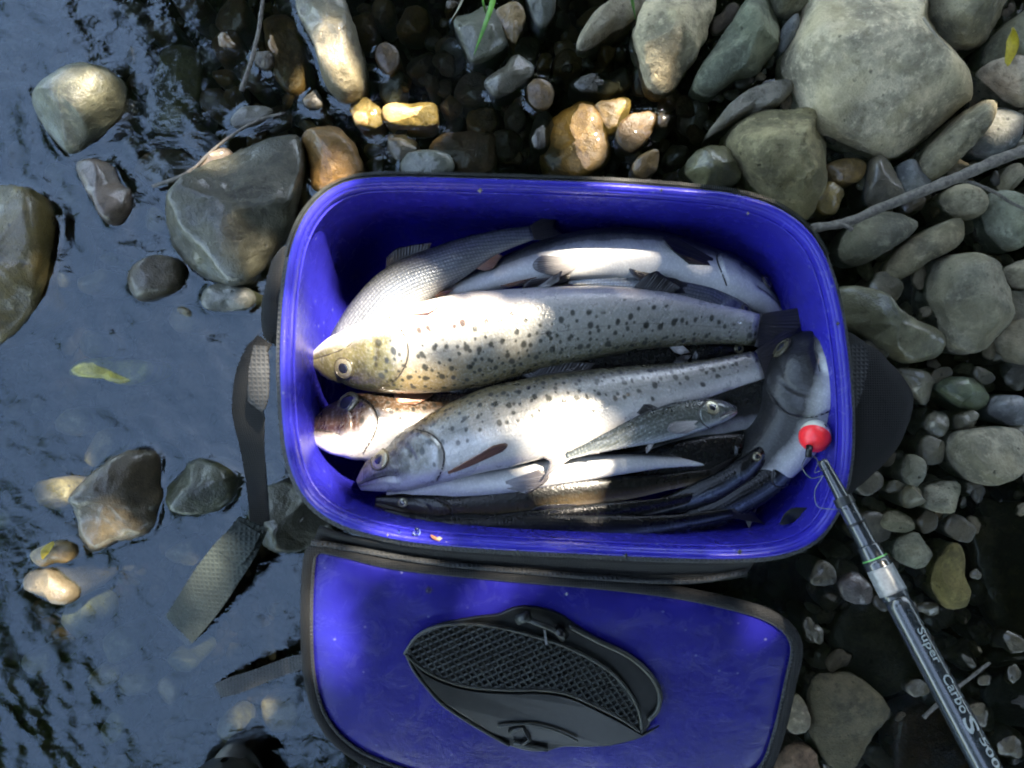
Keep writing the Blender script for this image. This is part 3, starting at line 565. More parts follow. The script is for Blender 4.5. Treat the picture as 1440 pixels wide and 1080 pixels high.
def water_z(X, Y):
    amp = 0.25 + 0.75 / (1 + np.exp((X + 0.24) / 0.05)); amp = amp * (0.45 + 0.9 * vnoise(X, Y, 6, 9))
    amp = np.where((np.abs(X) > 1.2) | (np.abs(Y) > 0.9), 0, amp)
    W = 5.0 * (vnoise(X, Y, 3.0, 3) - 0.5)
    z = np.zeros_like(X)
    for a, lam, ang, ph in ((0.9, .075, .6, 0), (0.6, .048, 1.1, 1.3), (0.45, .033, 0.2, 2.1), (0.30, .022, 1.7, .7), (0.25, .017, 0.8, 4.0)):
        k = 2 * math.pi / lam; z += a * np.sin(k * (X * math.cos(ang) + Y * math.sin(ang)) + W * (1 + ph) + ph)
    z = z * 0.00036 * amp + 0.0010 * amp * (vnoise(X, Y, 34, 4) - 0.5) + 0.0008 * amp * (vnoise(X, Y, 80, 6) - 0.5)
    for poly in STONES:                    # the water climbs a little at every stone
        lo, hi = poly.min(0) - 0.02, poly.max(0) + 0.02
        sel = (X > lo[0]) & (X < hi[0]) & (Y > lo[1]) & (Y < hi[1])
        if not sel.any(): continue
        px, py = X[sel], Y[sel]; A = poly; B = np.roll(poly, -1, 0); best = np.full(px.shape, 9.0)
        for a, b in zip(A, B):
            d = b - a; tt = np.clip(((px - a[0]) * d[0] + (py - a[1]) * d[1]) / max(d @ d, 1e-12), 0, 1)
            best = np.minimum(best, np.hypot(px - a[0] - tt * d[0], py - a[1] - tt * d[1]))
        z[sel] += 0.0022 * np.exp(-best / 0.0035)
    return z
WATER = grid_obj('water', axis_pts(-0.75, 0.75, 0.003, 40), axis_pts(-0.58, 0.58, 0.003, 40), water_z, water_mat())
tag(WATER, kind='structure')

# ---------------------------------------------------------------- the bag
bag = empty('tackle_bag')
tag(bag, 'blue-lined black fishing bag, open and full of fish, lid hanging down', 'bag')
RIM = [(500,258),(560,254),(650,256),(760,259),(860,263),(960,270),(1030,278),(1085,294),(1125,320),(1150,352),(1166,392),(1178,440),(1187,500),(1192,560),(1193,620),(1188,670),(1174,715),(1150,750),(1115,770),(1070,779),(1000,781),(900,778),(800,773),(700,768),(600,760),(530,748),(475,730),(440,705),(418,670),(406,625),(401,570),(399,510),(401,450),(406,395),(416,345),(434,305),(462,275)]
ZR = 0.20
NR = 160
rim = [Vector(p) for p in crom([P(x, y, ZR) for x, y in RIM], NR, closed=True)]
RC = sum(rim, Vector()) / NR
def rim_in(d, z):                          # the rim loop moved inwards by d metres, at height z
    out = []
    for i in range(NR):
        t = (rim[(i + 2) % NR] - rim[(i - 2) % NR]).normalized(); n = Vector((-t.y, t.x, 0))
        if n.dot(RC - rim[i]) < 0: n = -n
        q = rim[i] + n * d; out.append(Vector((q.x, q.y, z)))
    return out
def loft(loops, cap=True):
    V, Fc = [], []
    for L in loops: V += L
    n = len(loops[0])
    for j in range(len(loops) - 1):
        for i in range(n): Fc.append((j * n + i, j * n + (i + 1) % n, (j + 1) * n + (i + 1) % n, (j + 1) * n + i))
    if cap: Fc.append(tuple((len(loops) - 1) * n + i for i in range(n)))
    return V, Fc
ZF = 0.030
prof = [(0.0005, .2005), (0.0040, .2000), (0.0046, .1975), (0.0050, .1930), (0.0054, .185), (0.0058, .170), (0.0064, .140), (0.0080, .100), (0.0110, .075), (0.016, .056), (0.023, .042), (0.033, .034), (0.050, ZF)]
V, Fc = loft([rim_in(d, z) for d, z in prof])
tray = mesh_obj('tray', V, Fc, EVA_BOUNCE, bag)
tray['label'] = 'glossy blue inner tray'
tube('rim', rim_in(0.000, ZR), 0.0030, EVA_BOUNCE, bag, 10, True)
tube('inner_lip', rim_in(0.0056, 0.1915), 0.0010, EVA_BOUNCE, bag, 6, True)
body_prof = [(-0.002, .197), (-0.004, .190), (-0.002, .175), (0.000, .12), (0.000, .06), (0.004, -0.01), (0.012, -0.05)]
V, Fc = loft([rim_in(d, z) for d, z in body_prof]); mesh_obj('body', V, Fc, FABRIC, bag)
# zip tape round the rim with its teeth along the top edge
V, Fc = loft([rim_in(-0.0028, .1985), rim_in(-0.0075, .1950), rim_in(-0.0080, .1905), rim_in(-0.003, .187)], cap=False)
mesh_obj('zip_tape', V, Fc, WEB, bag)
zt = rim_in(-0.0068, .1972); parts = []
fine = [Vector(p) for p in crom(zt, 900, closed=True)]
for i in range(0, 900):
    p = fine[i]
    if p.y < 0.10: continue
    t = (fine[(i + 1) % 900] - p).normalized(); n = Vector((-t.y, t.x, 0))
    parts.append(box_data(p, t * 0.00042, n * 0.0013, Vector((0, 0, 0.0009))))
v, f = join(*parts); mesh_obj('zip_teeth', v, f, PLASTIC_GREY, bag, smooth=False)
# side pocket on the left and flap on the right
def pocket(name, poly, z, thick, mat, seed):
    pts = crom(poly, 60, closed=True); V = []; n = 60
    c = pts.mean(0)
    lv = [(1.0, -thick), (1.0, -0.2 * thick), (0.985, -0.06 * thick), (0.95, 0.0), (0.7, 0.003), (0.35, 0.005)]
    for k, dz in lv:
        for p in pts:
            q = c + (p - c) * k; w_ = P(q[0], q[1], z); w_.z = z + dz + 0.0025 * noise.noise(Vector((q[0] / 26, q[1] / 26, seed))); V.append(w_)
    Fc = [(j * n + i, j * n + (i + 1) % n, (j + 1) * n + (i + 1) % n, (j + 1) * n + i) for j in range(len(lv) - 1) for i in range(n)]
    Fc.append(tuple((len(lv) - 1) * n + i for i in range(n)))
    return mesh_obj(name, V, Fc, mat, bag)
pocket('side_pocket', [(405,345),(384,360),(372,400),(366,440),(368,470),(380,485),(412,486),(412,420)], .13, .16, FABRIC, 3)
pocket('side_flap', [(1185,480),(1225,482),(1255,508),(1284,545),(1288,572),(1275,610),(1258,640),(1235,665),(1205,690),(1185,690)], .085, .12, FABRIC, 8)
plate('side_strap', crom([(1188,490),(1210,484),(1222,500),(1218,530),(1207,568),(1200,575),(1192,540)], 26, True), lambda x, y: .105, .004, WEB, bag)
# straps at the left
def strap(name, pts, widths, mat, parent):
    C = crom([tuple(P(x, y, z)) for x, y, z in pts], 22); W = np.interp(np.linspace(0, 1, 22), np.linspace(0, 1, len(widths)), widths)
    mid = [Vector(c) for c in C]; hv = []
    for i in range(22):
        t = (mid[min(i + 1, 21)] - mid[max(i - 1, 0)]).normalized(); n = Vector((-t.y, t.x, 0)).normalized(); hv.append(n * W[i] * sc_at(mid[i].z))
    return ribbon(name, mid, hv, mat, parent, 0.0022)
strap('hanging_strap', [(372,478,.150),(357,500,.150),(348,545,.135),(350,600,.11),(358,660,.075),(364,720,.045),(366,760,.02)], [12, 20, 23, 17, 15, 14, 14], FABRIC, bag)
strap('webbing_loop', [(366,486,.165),(364,520,.163),(362,560,.156),(358,572,.150)], [9, 14, 15, 13], WEB, bag)
st2 = strap('wide_strap', [(356,735,.060),(340,762,.068),(312,800,.062),(285,840,.044),(262,872,.016),(246,892,-.008)], [22, 29, 31, 30, 28, 26], WEBG, bag)
st2['label'] = 'wide green-grey webbing strap dipping into the water'
strap('strap_keeper', [(352,742,.070),(338,764,.073),(322,786,.069)], [17, 20, 19], WEBG, st2)
strap('thin_strap', [(440,926,.060),(395,940,.034),(350,957,.020),(318,968,.010),(300,974,-.006)], [10, 11, 11, 13, 9], WEB, bag)

# the lid, hinged at the lower edge and hanging down outside
def zl(x, y): return 0.168 - 0.085 * (y - 770) / 350.0 - 0.010 * (760 - x) / 350.0 * ((y - 770) / 350.0)
LID = [(432,775),(426,820),(425,900),(430,960),(446,1012),(478,1052),(530,1082),(620,1108),(760,1124),(940,1124),(1035,1112),(1080,1085),(1102,1030),(1118,960),(1127,915),(1118,886),(1092,864),(1050,848),(960,828),(850,814),(700,801),(560,786),(490,770),(450,763)]
LIDC = crom(LID, 140, closed=True)
def inset(pts, d):
    n = len(pts); c = pts.mean(0); out = []
    for i in range(n):
        t = pts[(i + 2) % n] - pts[(i - 2) % n]; t = t / np.linalg.norm(t); nn = np.array([-t[1], t[0]])
        if nn @ (c - pts[i]) < 0: nn = -nn
        out.append(pts[i] + nn * d)
    return np.array(out)
# blue sheet: bowed a little, so it is built as rings towards the middle
lidc0 = inset(LIDC, 14); lcc = np.array([775.0, 950.0]); LV = []
for k_, dz in ((1.0, 0.0), (.97, .0015), (.90, .0025), (.75, .0035), (.55, .004), (.35, .004), (.15, .004)):
    LV.append([P(x, y, zl(x, y) + dz + 0.0016 * noise.noise(Vector((x / 90, y / 90, 4)))) for x, y in lcc + (lidc0 - lcc) * k_])
V, Fc = loft(LV)
lid = mesh_obj('lid', V, Fc, EVA, bag); lid['label'] = 'blue lid lining with a black net hatch'
tube('lid_binding', [P(x, y, zl(x, y) + .001) for x, y in inset(LIDC, 6)], 0.0052, FABRIC, lid, 12, True, 0.75)
tube('lid_piping', [P(x, y, zl(x, y) + .003) for x, y in inset(LIDC, 13)], 0.0016, WEB, lid, 6, True)
back = [[P(x, y, zl(x, y) - .004) for x, y in inset(LIDC, 3)], [P(x, y, zl(x, y) - .010) for x, y in inset(LIDC, 8)], [P(x, y, zl(x, y) - .011) for x, y in lcc + (lidc0 - lcc) * .6]]
V, Fc = loft(back); mesh_obj('lid_shell', V, Fc, FABRIC, lid)
# hinge gusset between rim and lid
top_e = crom([(448,742),(500,757),(600,772),(720,780),(860,787),(950,790),(1010,791),(1062,788)], 50)
bot_e = crom([(438,768),(492,776),(590,793),(710,806),(855,818),(930,822),(990,820),(1050,808)], 50)
V = []; Fc = []; NV = 7
for i in range(50):
    for k in range(NV):
        u = k / (NV - 1); q = top_e[i] * (1 - u) + bot_e[i] * u; z0, z1 = .190, zl(*bot_e[i]) + .001
        z = z0 * (1 - u) + z1 * u - 0.012 * math.sin(math.pi * u) + 0.0022 * noise.noise(Vector((q[0] / 22, q[1] / 10, 7))); V.append(P(q[0], q[1], z))
for i in range(49):
    for k in range(NV - 1): Fc.append((i * NV + k, (i + 1) * NV + k, (i + 1) * NV + k + 1, i * NV + k + 1))
g = mesh_obj('hinge_gusset', V, Fc, FABRIC, bag); sm = g.modifiers.new('s', 'SOLIDIFY'); sm.thickness = 0.002
tube('hinge_zip', [P(x, y - 5, zl(x, y) + .006) for x, y in bot_e], 0.0024, WEB, bag, 8)
# ---- hatch on the lid
def zh(x, y): return zl(x, y) + .005
base_o = crom([(570,919),(590,893),(620,877),(670,867),(700,864),(716,857),(736,853),(765,856),(790,865),(812,880),(842,899),(880,917),(906,937),(923,956),(931,976),(929,996),(918,1010),(905,1034),(870,1047),(830,1051),(790,1051),(770,1057),(745,1057),(715,1049),(690,1034),(650,1010),(620,989),(600,967),(582,944)], 110, True)
plate('hatch_plate', base_o, lambda x, y: zh(x, y) + .002, .008, PLASTIC, lid, 0.0015)
tube('hatch_rim', [P(x, y, zh(x, y) + .004) for x, y in crom([(800,880),(842,902),(880,920),(906,940),(922,960),(928,980),(924,1000),(912,1012)], 40)], 0.0022, PLASTIC_GREY, lid, 8)
tube('hatch_rim', [P(x, y, zh(x, y) + .004) for x, y in crom([(572,921),(583,944),(601,967),(621,989),(651,1010),(691,1034),(716,1048)], 40)], 0.0016, PLASTIC_GREY, lid, 8)
mlen_t = [(569,919),(585,896),(610,882),(650,877),(690,880),(720,886),(760,897),(800,911),(840,932),(870,955),(892,985),(901,1010),(902,1030)]
mlen_b = [(902,1030),(872,1010),(832,990),(796,975),(760,970),(720,970),(680,968),(640,961),(600,944),(569,919)]
def zg(x, y): return zh(x, y) + .0065 - 0.00002 * abs(y - 940)
lens = np.concatenate([crom(mlen_t, 60)[:-1], crom(mlen_b, 60)[:-1]])
frame = tube('flap_frame', [P(x, y, zg(x, y)) for x, y in lens], 0.0014, PLASTIC_GREY, lid, 8, True)
def clip_line(poly, p0, d):                # spans of a line inside a polygon
    ts = []; n = len(poly)
    for i in range(n):
        a, b = poly[i], poly[(i + 1) % n]; e = b - a; den = d[0] * e[1] - d[1] * e[0]
        if abs(den) < 1e-9: continue
        r = a - p0; t = (r[0] * e[1] - r[1] * e[0]) / den; u = (r[0] * d[1] - r[1] * d[0]) / den
        if 0 <= u < 1: ts.append(t)
    ts.sort(); return [(ts[i], ts[i + 1]) for i in range(0, len(ts) - 1, 2)]
bars = []
c0 = np.array([735.0, 940.0])
for ang, pitch, hz_ in ((math.radians(-24), 8.4, 0.0), (math.radians(56), 8.4, 0.0006)):
    d = np.array([math.cos(ang), math.sin(ang)]); nrm = np.array([-d[1], d[0]])
    for k in range(-26, 27):
        for t0, t1 in clip_line(lens, c0 + nrm * k * pitch, d):
            if t1 - t0 < 3: continue
            m_ = max(2, int((t1 - t0) / 20)); prev = None
            for q in range(m_):
                ta, tb = t0 + (t1 - t0) * q / m_, t0 + (t1 - t0) * (q + 1) / m_
                A = c0 + nrm * k * pitch + d * ta; B = c0 + nrm * k * pitch + d * tb
                a, b = P(A[0], A[1], zg(*A) - .001 + hz_), P(B[0], B[1], zg(*B) - .001 + hz_); t = (b - a)
                side = Vector((-t.y, t.x, 0)).normalized()
                bars.append(box_data((a + b) / 2, t / 2, side * 0.00072, Vector((0, 0, 0.0006))))
v, f = join(*bars); gr = mesh_obj('net_grille', v, f, PLASTIC_GREY, lid, smooth=False)
low = np.concatenate([crom([(575,925),(600,950),(640,967),(680,974),(720,976),(760,976),(796,981),(832,996),(872,1016),(903,1034)], 40), crom([(928,1021),(905,1036),(870,1046),(830,1049),(780,1046),(740,1040),(700,1034),(655,1008),(622,985),(598,960)], 40)])
plate('lower_flap', low, lambda x, y: zh(x, y) + .0065 - .00006 * max(0, y - 990), .003, PLASTIC, lid, 0.0008)
tube('lower_flap_edge', [P(x, y, zh(x, y) + .007) for x, y in crom([(700,1022),(730,1018),(760,1021),(790,1031),(812,1042)], 24)], 0.0011, PLASTIC_GREY, lid, 6)
tube('hinge_pin', [P(733,868, zh(733,868) + .010), P(772,882, zh(772,882) + .010), P(790,892, zh(790,892) + .009)], 0.0024, PLASTIC_GREY, lid, 10)
tube('hinge_knob', [P(728,872, zh(728,872) + .008), P(744,866, zh(744,866) + .011)], 0.0042, PLASTIC_GREY, lid, 12)
tube('hinge_knob', [P(783,884, zh(783,884) + .008), P(794,897, zh(794,897) + .009)], 0.0042, PLASTIC, lid, 12)
v, f = box_data(P(767,895, zh(767,895) + .009), Vector((.0008, -.006, 0)), Vector((.0009, .0002, 0)), Vector((0, 0, .002))); mesh_obj('hinge_clip', v, f, METAL, lid, smooth=False)
tube('latch_pin', [P(722,1046, zh(722,1046) + .006), P(770,1054, zh(770,1054) + .005)], 0.0022, PLASTIC_GREY, lid, 8)
pts = [P(x, y, zh(x, y) + .006) for x, y in ((716,1030),(735,1022),(745,1040),(730,1050))]
tube('latch_tab', pts, 0.002, PLASTIC, lid, 8)

# ---------------------------------------------------------------- fish
def fish_mat(name, back, flank, belly, spot=0.0, spotcol=(0.02, 0.022, 0.018), head=None, gold=None, pink=None, rows=0.0, metal=0.25, lo=0.20, hi=0.86, spot_lo=0.36, rough=0.27, spot_scale=74.0, spec=0.5, coat=0.6, glit=0.30):
    m = M(name); a = m.n('Attribute', attribute_name='fc'); s = m.n('SeparateColor', i_0=a.outputs['Color'])
    T_, DV = s.outputs[0], s.outputs[1]
    fp = m.n('Attribute', attribute_name='fp').outputs['Vector']
    n1 = m.n('TexNoise', i_Vector=fp, i_Scale=55.0, i_Detail=5.0, i_Roughness=0.6)
    n2 = m.n('TexNoise', i_Vector=fp, i_Scale=420.0, i_Detail=3.0, i_Roughness=0.6)
    sc_ = m.n('TexVoronoi', i_Vector=fp, i_Scale=520.0)
    dv = m.math('ADD', DV, m.math('MULTIPLY', m.math('SUBTRACT', n1.outputs[0], 0.5), 0.22))
    midc = tuple((x * 0.55 + y * 0.45) for x, y in zip(flank, back))
    c = m.ramp(dv, [(0.0, belly), (lo, belly), (lo + 0.2, flank), (hi - 0.18, midc), (hi, back), (1.0, tuple(x * 0.7 for x in back))])
    if gold: c = m.mix(m.math('MULTIPLY', m.math('MULTIPLY', m.step(T_, 0.62, 0.25), m.step(DV, 0.50, 0.85)), 0.6), c, gold)
    if pink:
        u = m.math('DIVIDE', m.math('SUBTRACT', T_, pink[0]), pink[2]); v = m.math('DIVIDE', m.math('SUBTRACT', dv, pink[1]), pink[3])
        r = m.math('ADD', m.math('MULTIPLY', u, u), m.math('MULTIPLY', v, v))
        c = m.mix(m.math('MULTIPLY', m.step(r, 1.0, 0.2), 0.55), c, (0.62, 0.25, 0.22))
    if head: c = m.mix(m.math('MULTIPLY', m.step(m.math('ADD', T_, m.math('MULTIPLY', m.math('SUBTRACT', n1.outputs[0], 0.5), 0.05)), 0.225, 0.19), m.step(DV, 0.12, 0.36)), c, m.mix(m.step(n1.outputs[0], 0.35, 0.65), head, tuple(x * 1.9 for x in head)))
    ll = m.math('MULTIPLY', m.step(m.math('ABSOLUTE', m.math('SUBTRACT', DV, 0.56)), 0.016, 0.004), m.step(T_, 0.24, 0.28))
    c = m.mix(m.math('MULTIPLY', ll, 0.35), c, m.mix(1.0, c, (0.4, 0.4, 0.4), 'MULTIPLY'))
    # scale glitter
    c = m.mix(m.math('MULTIPLY', m.step(sc_.outputs['Distance'], 0.1, 0.6), 0.28), c, m.mix(1.0, c, (0.45, 0.45, 0.45), 'MULTIPLY'))
    c = m.mix(m.math('MULTIPLY', m.step(n2.outputs[0], 0.45, 0.75), glit), c, m.mix(0.55, c, (0.75, 0.78, 0.78)))
    h = m.math('ADD', m.math('MULTIPLY', sc_.outputs['Distance'], 0.6), n2.outputs[0])
    if rows:
        x = m.n('SeparateXYZ', i_0=fp)
        wv = m.math('SINE', m.math('ADD', m.math('MULTIPLY', x.outputs[1], 2 * math.pi / 0.0026), m.math('MULTIPLY', n1.outputs[0], 2.0)))
        wx = m.math('SINE', m.math('ADD', m.math('MULTIPLY', x.outputs[0], 2 * math.pi / 0.0028), m.math('MULTIPLY', wv, 0.8)))
        ww = m.math('MAXIMUM', wv, m.math('MULTIPLY', wx, 0.6)); body = m.step(T_, 0.2, 0.26)
        c = m.mix(m.math('MULTIPLY', m.math('MULTIPLY', m.step(ww, 0.0, 0.9), body), rows), c, m.mix(1.0, c, (0.42, 0.44, 0.48), 'MULTIPLY'))
        h = m.math('ADD', h, m.math('MULTIPLY', ww, -0.5))
    if spot:
        jit = m.n('VectorMath', operation='ADD', i_0=fp, i_1=m.n('VectorMath', operation='SCALE', i_0=n1.outputs['Color'], i_Scale=0.004).outputs[0])
        for k, (ss, rad) in enumerate(((spot_scale * 1.40, 0.150), (spot_scale * 1.95, 0.115))):
            vo = m.n('TexVoronoi', voronoi_dimensions='2D', i_Vector=jit.outputs[0], i_Scale=ss); vo.inputs['Randomness'].default_value = 0.72
            rr = m.n('SeparateColor', i_0=vo.outputs['Color'])
            edge = m.math('MULTIPLY_ADD', rr.outputs[0], 0.11, rad - 0.06)
            mask = m.math('SUBTRACT', 1.0, m.step(m.math('SUBTRACT', vo.outputs['Distance'], edge), -0.05, 0.10))
            keep = m.step(m.math('ADD', dv, m.math('MULTIPLY', rr.outputs[1], 0.30)), spot_lo + 0.12 + 0.16 * k, spot_lo + 0.20 + 0.16 * k)
            hd = m.step(T_, 0.10, 0.20)
            c = m.mix(m.math('MULTIPLY', m.math('MULTIPLY', mask, keep), m.math('MULTIPLY', hd, spot)), c, spotcol)
    m.set(Base_Color=c, Metallic=metal, Roughness=m.math('MULTIPLY_ADD', n1.outputs[0], 0.22, rough - 0.09), Specular_IOR_Level=spec, Coat_Weight=coat, Coat_Roughness=0.12)
    m.bump(h, 0.30, 0.0009)
    return m.m
def fin_mat(name, col, col2):
    m = M(name); a = m.n('Attribute', attribute_name='fin'); s = m.n('SeparateColor', i_0=a.outputs['Color'])
    ray = m.math('SINE', m.math('MULTIPLY', s.outputs[0], 95.0)); nz = m.n('TexNoise', i_Vector=a.outputs['Vector'], i_Scale=9.0, i_Detail=4.0)
    c = m.mix(s.outputs[1], col, col2); c = m.mix(m.math('MULTIPLY', m.step(ray, -0.2, 0.9), 0.45), c, m.mix(1.0, c, (0.4, 0.38, 0.36), 'MULTIPLY'))
    c = m.mix(m.math('MULTIPLY', m.step(nz.outputs[0], 0.5, 0.7), 0.4), c, m.mix(1.0, c, (1.6, 1.5, 1.4), 'MULTIPLY'))
    m.set(Base_Color=c, Roughness=0.3, Coat_Weight=0.3, Subsurface_Weight=0.0); m.bump(ray, 0.4, 0.0004); return m.m
FIN_DARK = fin_mat('fin_dark', (0.022, 0.020, 0.020), (0.010, 0.009, 0.010))
FIN_BROWN = fin_mat('fin_brown', (0.30, 0.13, 0.07), (0.15, 0.07, 0.04))
FIN_GREY = fin_mat('fin_grey', (0.34, 0.32, 0.30), (0.12, 0.11, 0.11))
FIN_PINK = fin_mat('fin_pink', (0.55, 0.30, 0.24), (0.45, 0.28, 0.24))
EYE_W = simple('eye_silver', (0.30, 0.27, 0.17), rough=0.22, metal=0.5, nscale=900, bump=0.05, noise_amt=0.35, coat=0.8)
EYE_P = simple('eye_pupil', (0.012, 0.014, 0.018), rough=0.06, nscale=500, bump=0, coat=1.0)
EYE_R = simple('eye_ring', (0.07, 0.06, 0.035), rough=0.25, nscale=700, bump=0.1)

LIP = simple('lip_dark', (0.030, 0.026, 0.022), rough=.3, nscale=500, bump=.1)
class Fish:
    NT, NA = 104, 52
    def __init__(s, label, spine, half, sgn, roll, mat, wf=0.50, asy=0.0, head=1.0, cat='fish', name='fish', seed=0, roll_tail=None, zdown=0.0):
        s.root = empty(name); tag(s.root, label, cat, 'fish piled in the blue tray')
        s.mat = mat; s.sgn = sgn; s.roll0 = math.radians(roll); s.roll1 = math.radians(roll if roll_tail is None else roll_tail); s.wf = wf; s.asy = asy
        pts = [P(x, y, z) for x, y, z in spine]
        s.sp = crom([tuple(p) for p in pts], 240); d = np.linalg.norm(np.diff(s.sp, axis=0), axis=1); s.L = d.sum()
        zm = float(np.mean([p[2] for p in spine])); s.k = sc_at(zm); s.half = half
        hx = np.array([h[0] for h in half]); hy = np.array([h[1] for h in half]); tt = np.linspace(0, 1, 400)
        hh = np.interp(tt, hx, hy)
        ker = np.exp(-np.linspace(-2, 2, 21) ** 2); ker /= ker.sum(); pad = np.concatenate([2 * hh[0] - hh[1:11][::-1], hh, np.full(10, hh[-1])])
        s.hs = np.maximum(np.convolve(pad, ker, 'valid'), 2.0); s.hs[:6] = np.minimum(s.hs[:6], hh[0] + (hh[20] - hh[0]) * np.sqrt(np.arange(6) / 20.0)); s.head = head
        V = []; Fc = []; fc = []; fp = []
        ts = np.concatenate([np.linspace(0, 0.28, 62, endpoint=False) ** 1.0, np.linspace(0.28, 1, s.NT - 62)])
        for t in ts:
            for k in range(s.NA):
                a = 2 * math.pi * k / s.NA; V.append(s.surf(t, a)); fc.append((t, (math.cos(a) + 1) / 2, (math.sin(a) + 1) / 2, 1))
                fp.append((t * s.L + seed * 1.7, (a if a <= math.pi else 2 * math.pi - a) * 0.8 * s.h(t), seed * 3.1))
        n = s.NA
        for j in range(len(ts) - 1):
            for k in range(n): Fc.append((j * n + k, j * n + (k + 1) % n, (j + 1) * n + (k + 1) % n, (j + 1) * n + k))
        Fc.append(tuple(range(n))[::-1]); Fc.append(tuple((len(ts) - 1) * n + k for k in range(n)))
        s.body = mesh_obj('body', V, Fc, mat, s.root); me = s.body.data
        ca = me.color_attributes.new('fc', 'FLOAT_COLOR', 'POINT'); ca.data.foreach_set('color', np.array(fc, np.float32).ravel())
        va = me.attributes.new('fp', 'FLOAT_VECTOR', 'POINT'); va.data.foreach_set('vector', np.array(fp, np.float32).ravel())
    def h(s, t): return float(np.interp(t, np.linspace(0, 1, 400), s.hs)) * s.k
    def frame(s, t):
        c = getattr(s, '_fc', None)
        if c is None or c[0] != t: c = s._fc = (t, s._frame(t))
        return c[1]
    def _frame(s, t):
        f = min(max(t, 0), 1) * 239; i = min(int(f), 238); u = f - i
        p = Vector(s.sp[i] * (1 - u) + s.sp[i + 1] * u); a, b = max(i - 4, 0), min(i + 5, 239)
        T = Vector(s.sp[b] - s.sp[a]).normalized(); S = Vector((0, 0, 1)).cross(T).normalized(); Z = T.cross(S).normalized()
        if Z.z < 0: Z = -Z
        r = s.roll0 + (s.roll1 - s.roll0) * t
        D0 = S * s.sgn; D = D0 * math.cos(r) + Z * math.sin(r); W = Z * math.cos(r) - D0 * math.sin(r)
        return p, T, D, W
    def surf(s, t, a, off=0.0):
        p, T, D, W = s.frame(t); h = s.h(t); ca, sa = math.cos(a), math.sin(a)
        hd = h * (1 + s.asy) if ca > 0 else h * (1 - s.asy); wf = s.wf * (1.0 + 0.25 * math.exp(-((t - 0.16) / 0.10) ** 2))
        if t > 0.7: wf *= 1 - 0.45 * (t - 0.7) / 0.3
        w = h * wf; disp = 0.0
        if s.head and t < 0.34:
            side = abs(sa) ** 0.7
            tg = 0.232 - 0.075 * ca * ca - 0.02 * ca; tp = tg - 0.065
            g = 0.12 * max(0, min(1, (t - 0.12) / 0.09)) if t < tg else -0.02 * math.exp(-(t - tg) / 0.012) + 0.02 * math.exp(-(t - tg) / 0.05)
            disp += g * side * (1 if ca > -0.9 else 0.4)
            disp -= 0.075 * math.exp(-((t - tp) / 0.0055) ** 2) * side * max(0, 1 - abs(ca - 0.1))
            cm = -0.08 - 3.6 * t; q = math.exp(-((ca - cm) / (0.07 + 0.4 * t)) ** 2) * max(0, min(1, (0.125 - t) / 0.02))
            disp -= 0.15 * q
            disp += 0.06 * math.exp(-((ca - cm + 0.20) / 0.10) ** 2) * max(0, min(1, (0.12 - t) / 0.04)) * side
            disp += 0.05 * math.exp(-((t - 0.085) / 0.035) ** 2 - ((ca - 0.35) / 0.35) ** 2) * side
        p = p + D * (ca * hd) + W * (sa * w)
        nrm = (D * ca / max(s.wf, .3) * 0.5 + W * sa).normalized() if (ca or sa) else W
        return p + nrm * (disp * h * s.head + off)
    def eye(s, t=0.088, a=None, r=None, pup=0.52, iris=EYE_W):
        a = math.radians(68) if a is None else math.radians(a); r = (0.23 * s.h(0.10)) if r is None else r
        c = s.surf(t, a); T = (s.surf(t + .012, a) - s.surf(t - .012, a)).normalized(); B = (s.surf(t, a + .12) - s.surf(t, a - .12)).normalized()
        N = T.cross(B).normalized(); p0 = s.frame(t)[0]
        if N.dot(c - p0) < 0: N = -N
        B = N.cross(T)
        def dome(rad, hgt, lift, n=24, m=6):
            V = [c + N * (lift + hgt)]; Fc = []
            for j in range(1, m + 1):
                ph = math.pi / 2 * j / m
                for k in range(n):
                    th = 2 * math.pi * k / n; V.append(c + N * (lift + hgt * math.cos(ph)) + (T * math.cos(th) * 1.06 + B * math.sin(th)) * rad * math.sin(ph))
            for k in range(n): Fc.append((0, 1 + k, 1 + (k + 1) % n))
            for j in range(m - 1):
                for k in range(n): Fc.append((1 + j * n + k, 1 + (j + 1) * n + k, 1 + (j + 1) * n + (k + 1) % n, 1 + j * n + (k + 1) % n))
            b = [1 + (m - 1) * n + k for k in range(n)]; o = len(V); V += [V[i] - N * rad * 0.8 for i in b]
            for k in range(n): Fc.append((b[k], o + k, o + (k + 1) % n, b[(k + 1) % n]))
            return V, Fc
        e = mesh_obj('eye', *dome(r, r * 0.22, -0.0002), iris, s.root)
        mesh_obj('pupil', *dome(r * pup, r * 0.12, r * 0.13), EYE_P, e)
        ring = [c + N * (r * 0.00) + (T * math.cos(q) * 1.06 + B * math.sin(q)) * r * 1.02 for q in np.linspace(0, 2 * math.pi, 28, endpoint=False)]
        tube('eye_ring', ring, r * 0.10, EYE_R, e, 6, True)
        return e
    def face(s, mouth=0.115, sides=(1,)):
        for sg in sides:
            pts = []
            for t in np.linspace(0.004, mouth, 16): pts.append(s.surf(t, sg * math.acos(max(-.98, -0.08 - 3.6 * t)), 0.0001))
            tube('mouth', pts, [0.0004 + 0.0006 * math.sin(math.pi * min(1, .15 + i / 17)) for i in range(16)], LIP, s.root, 6)
            pts = []
            for a in np.linspace(0.75, 2.75, 22):
                ca = math.cos(a); pts.append(s.surf(0.232 - 0.075 * ca * ca - 0.02 * ca + 0.004, sg * a, 0.0003))
            tube('gill_edge', pts, 0.0007, LIP, s.root, 6)
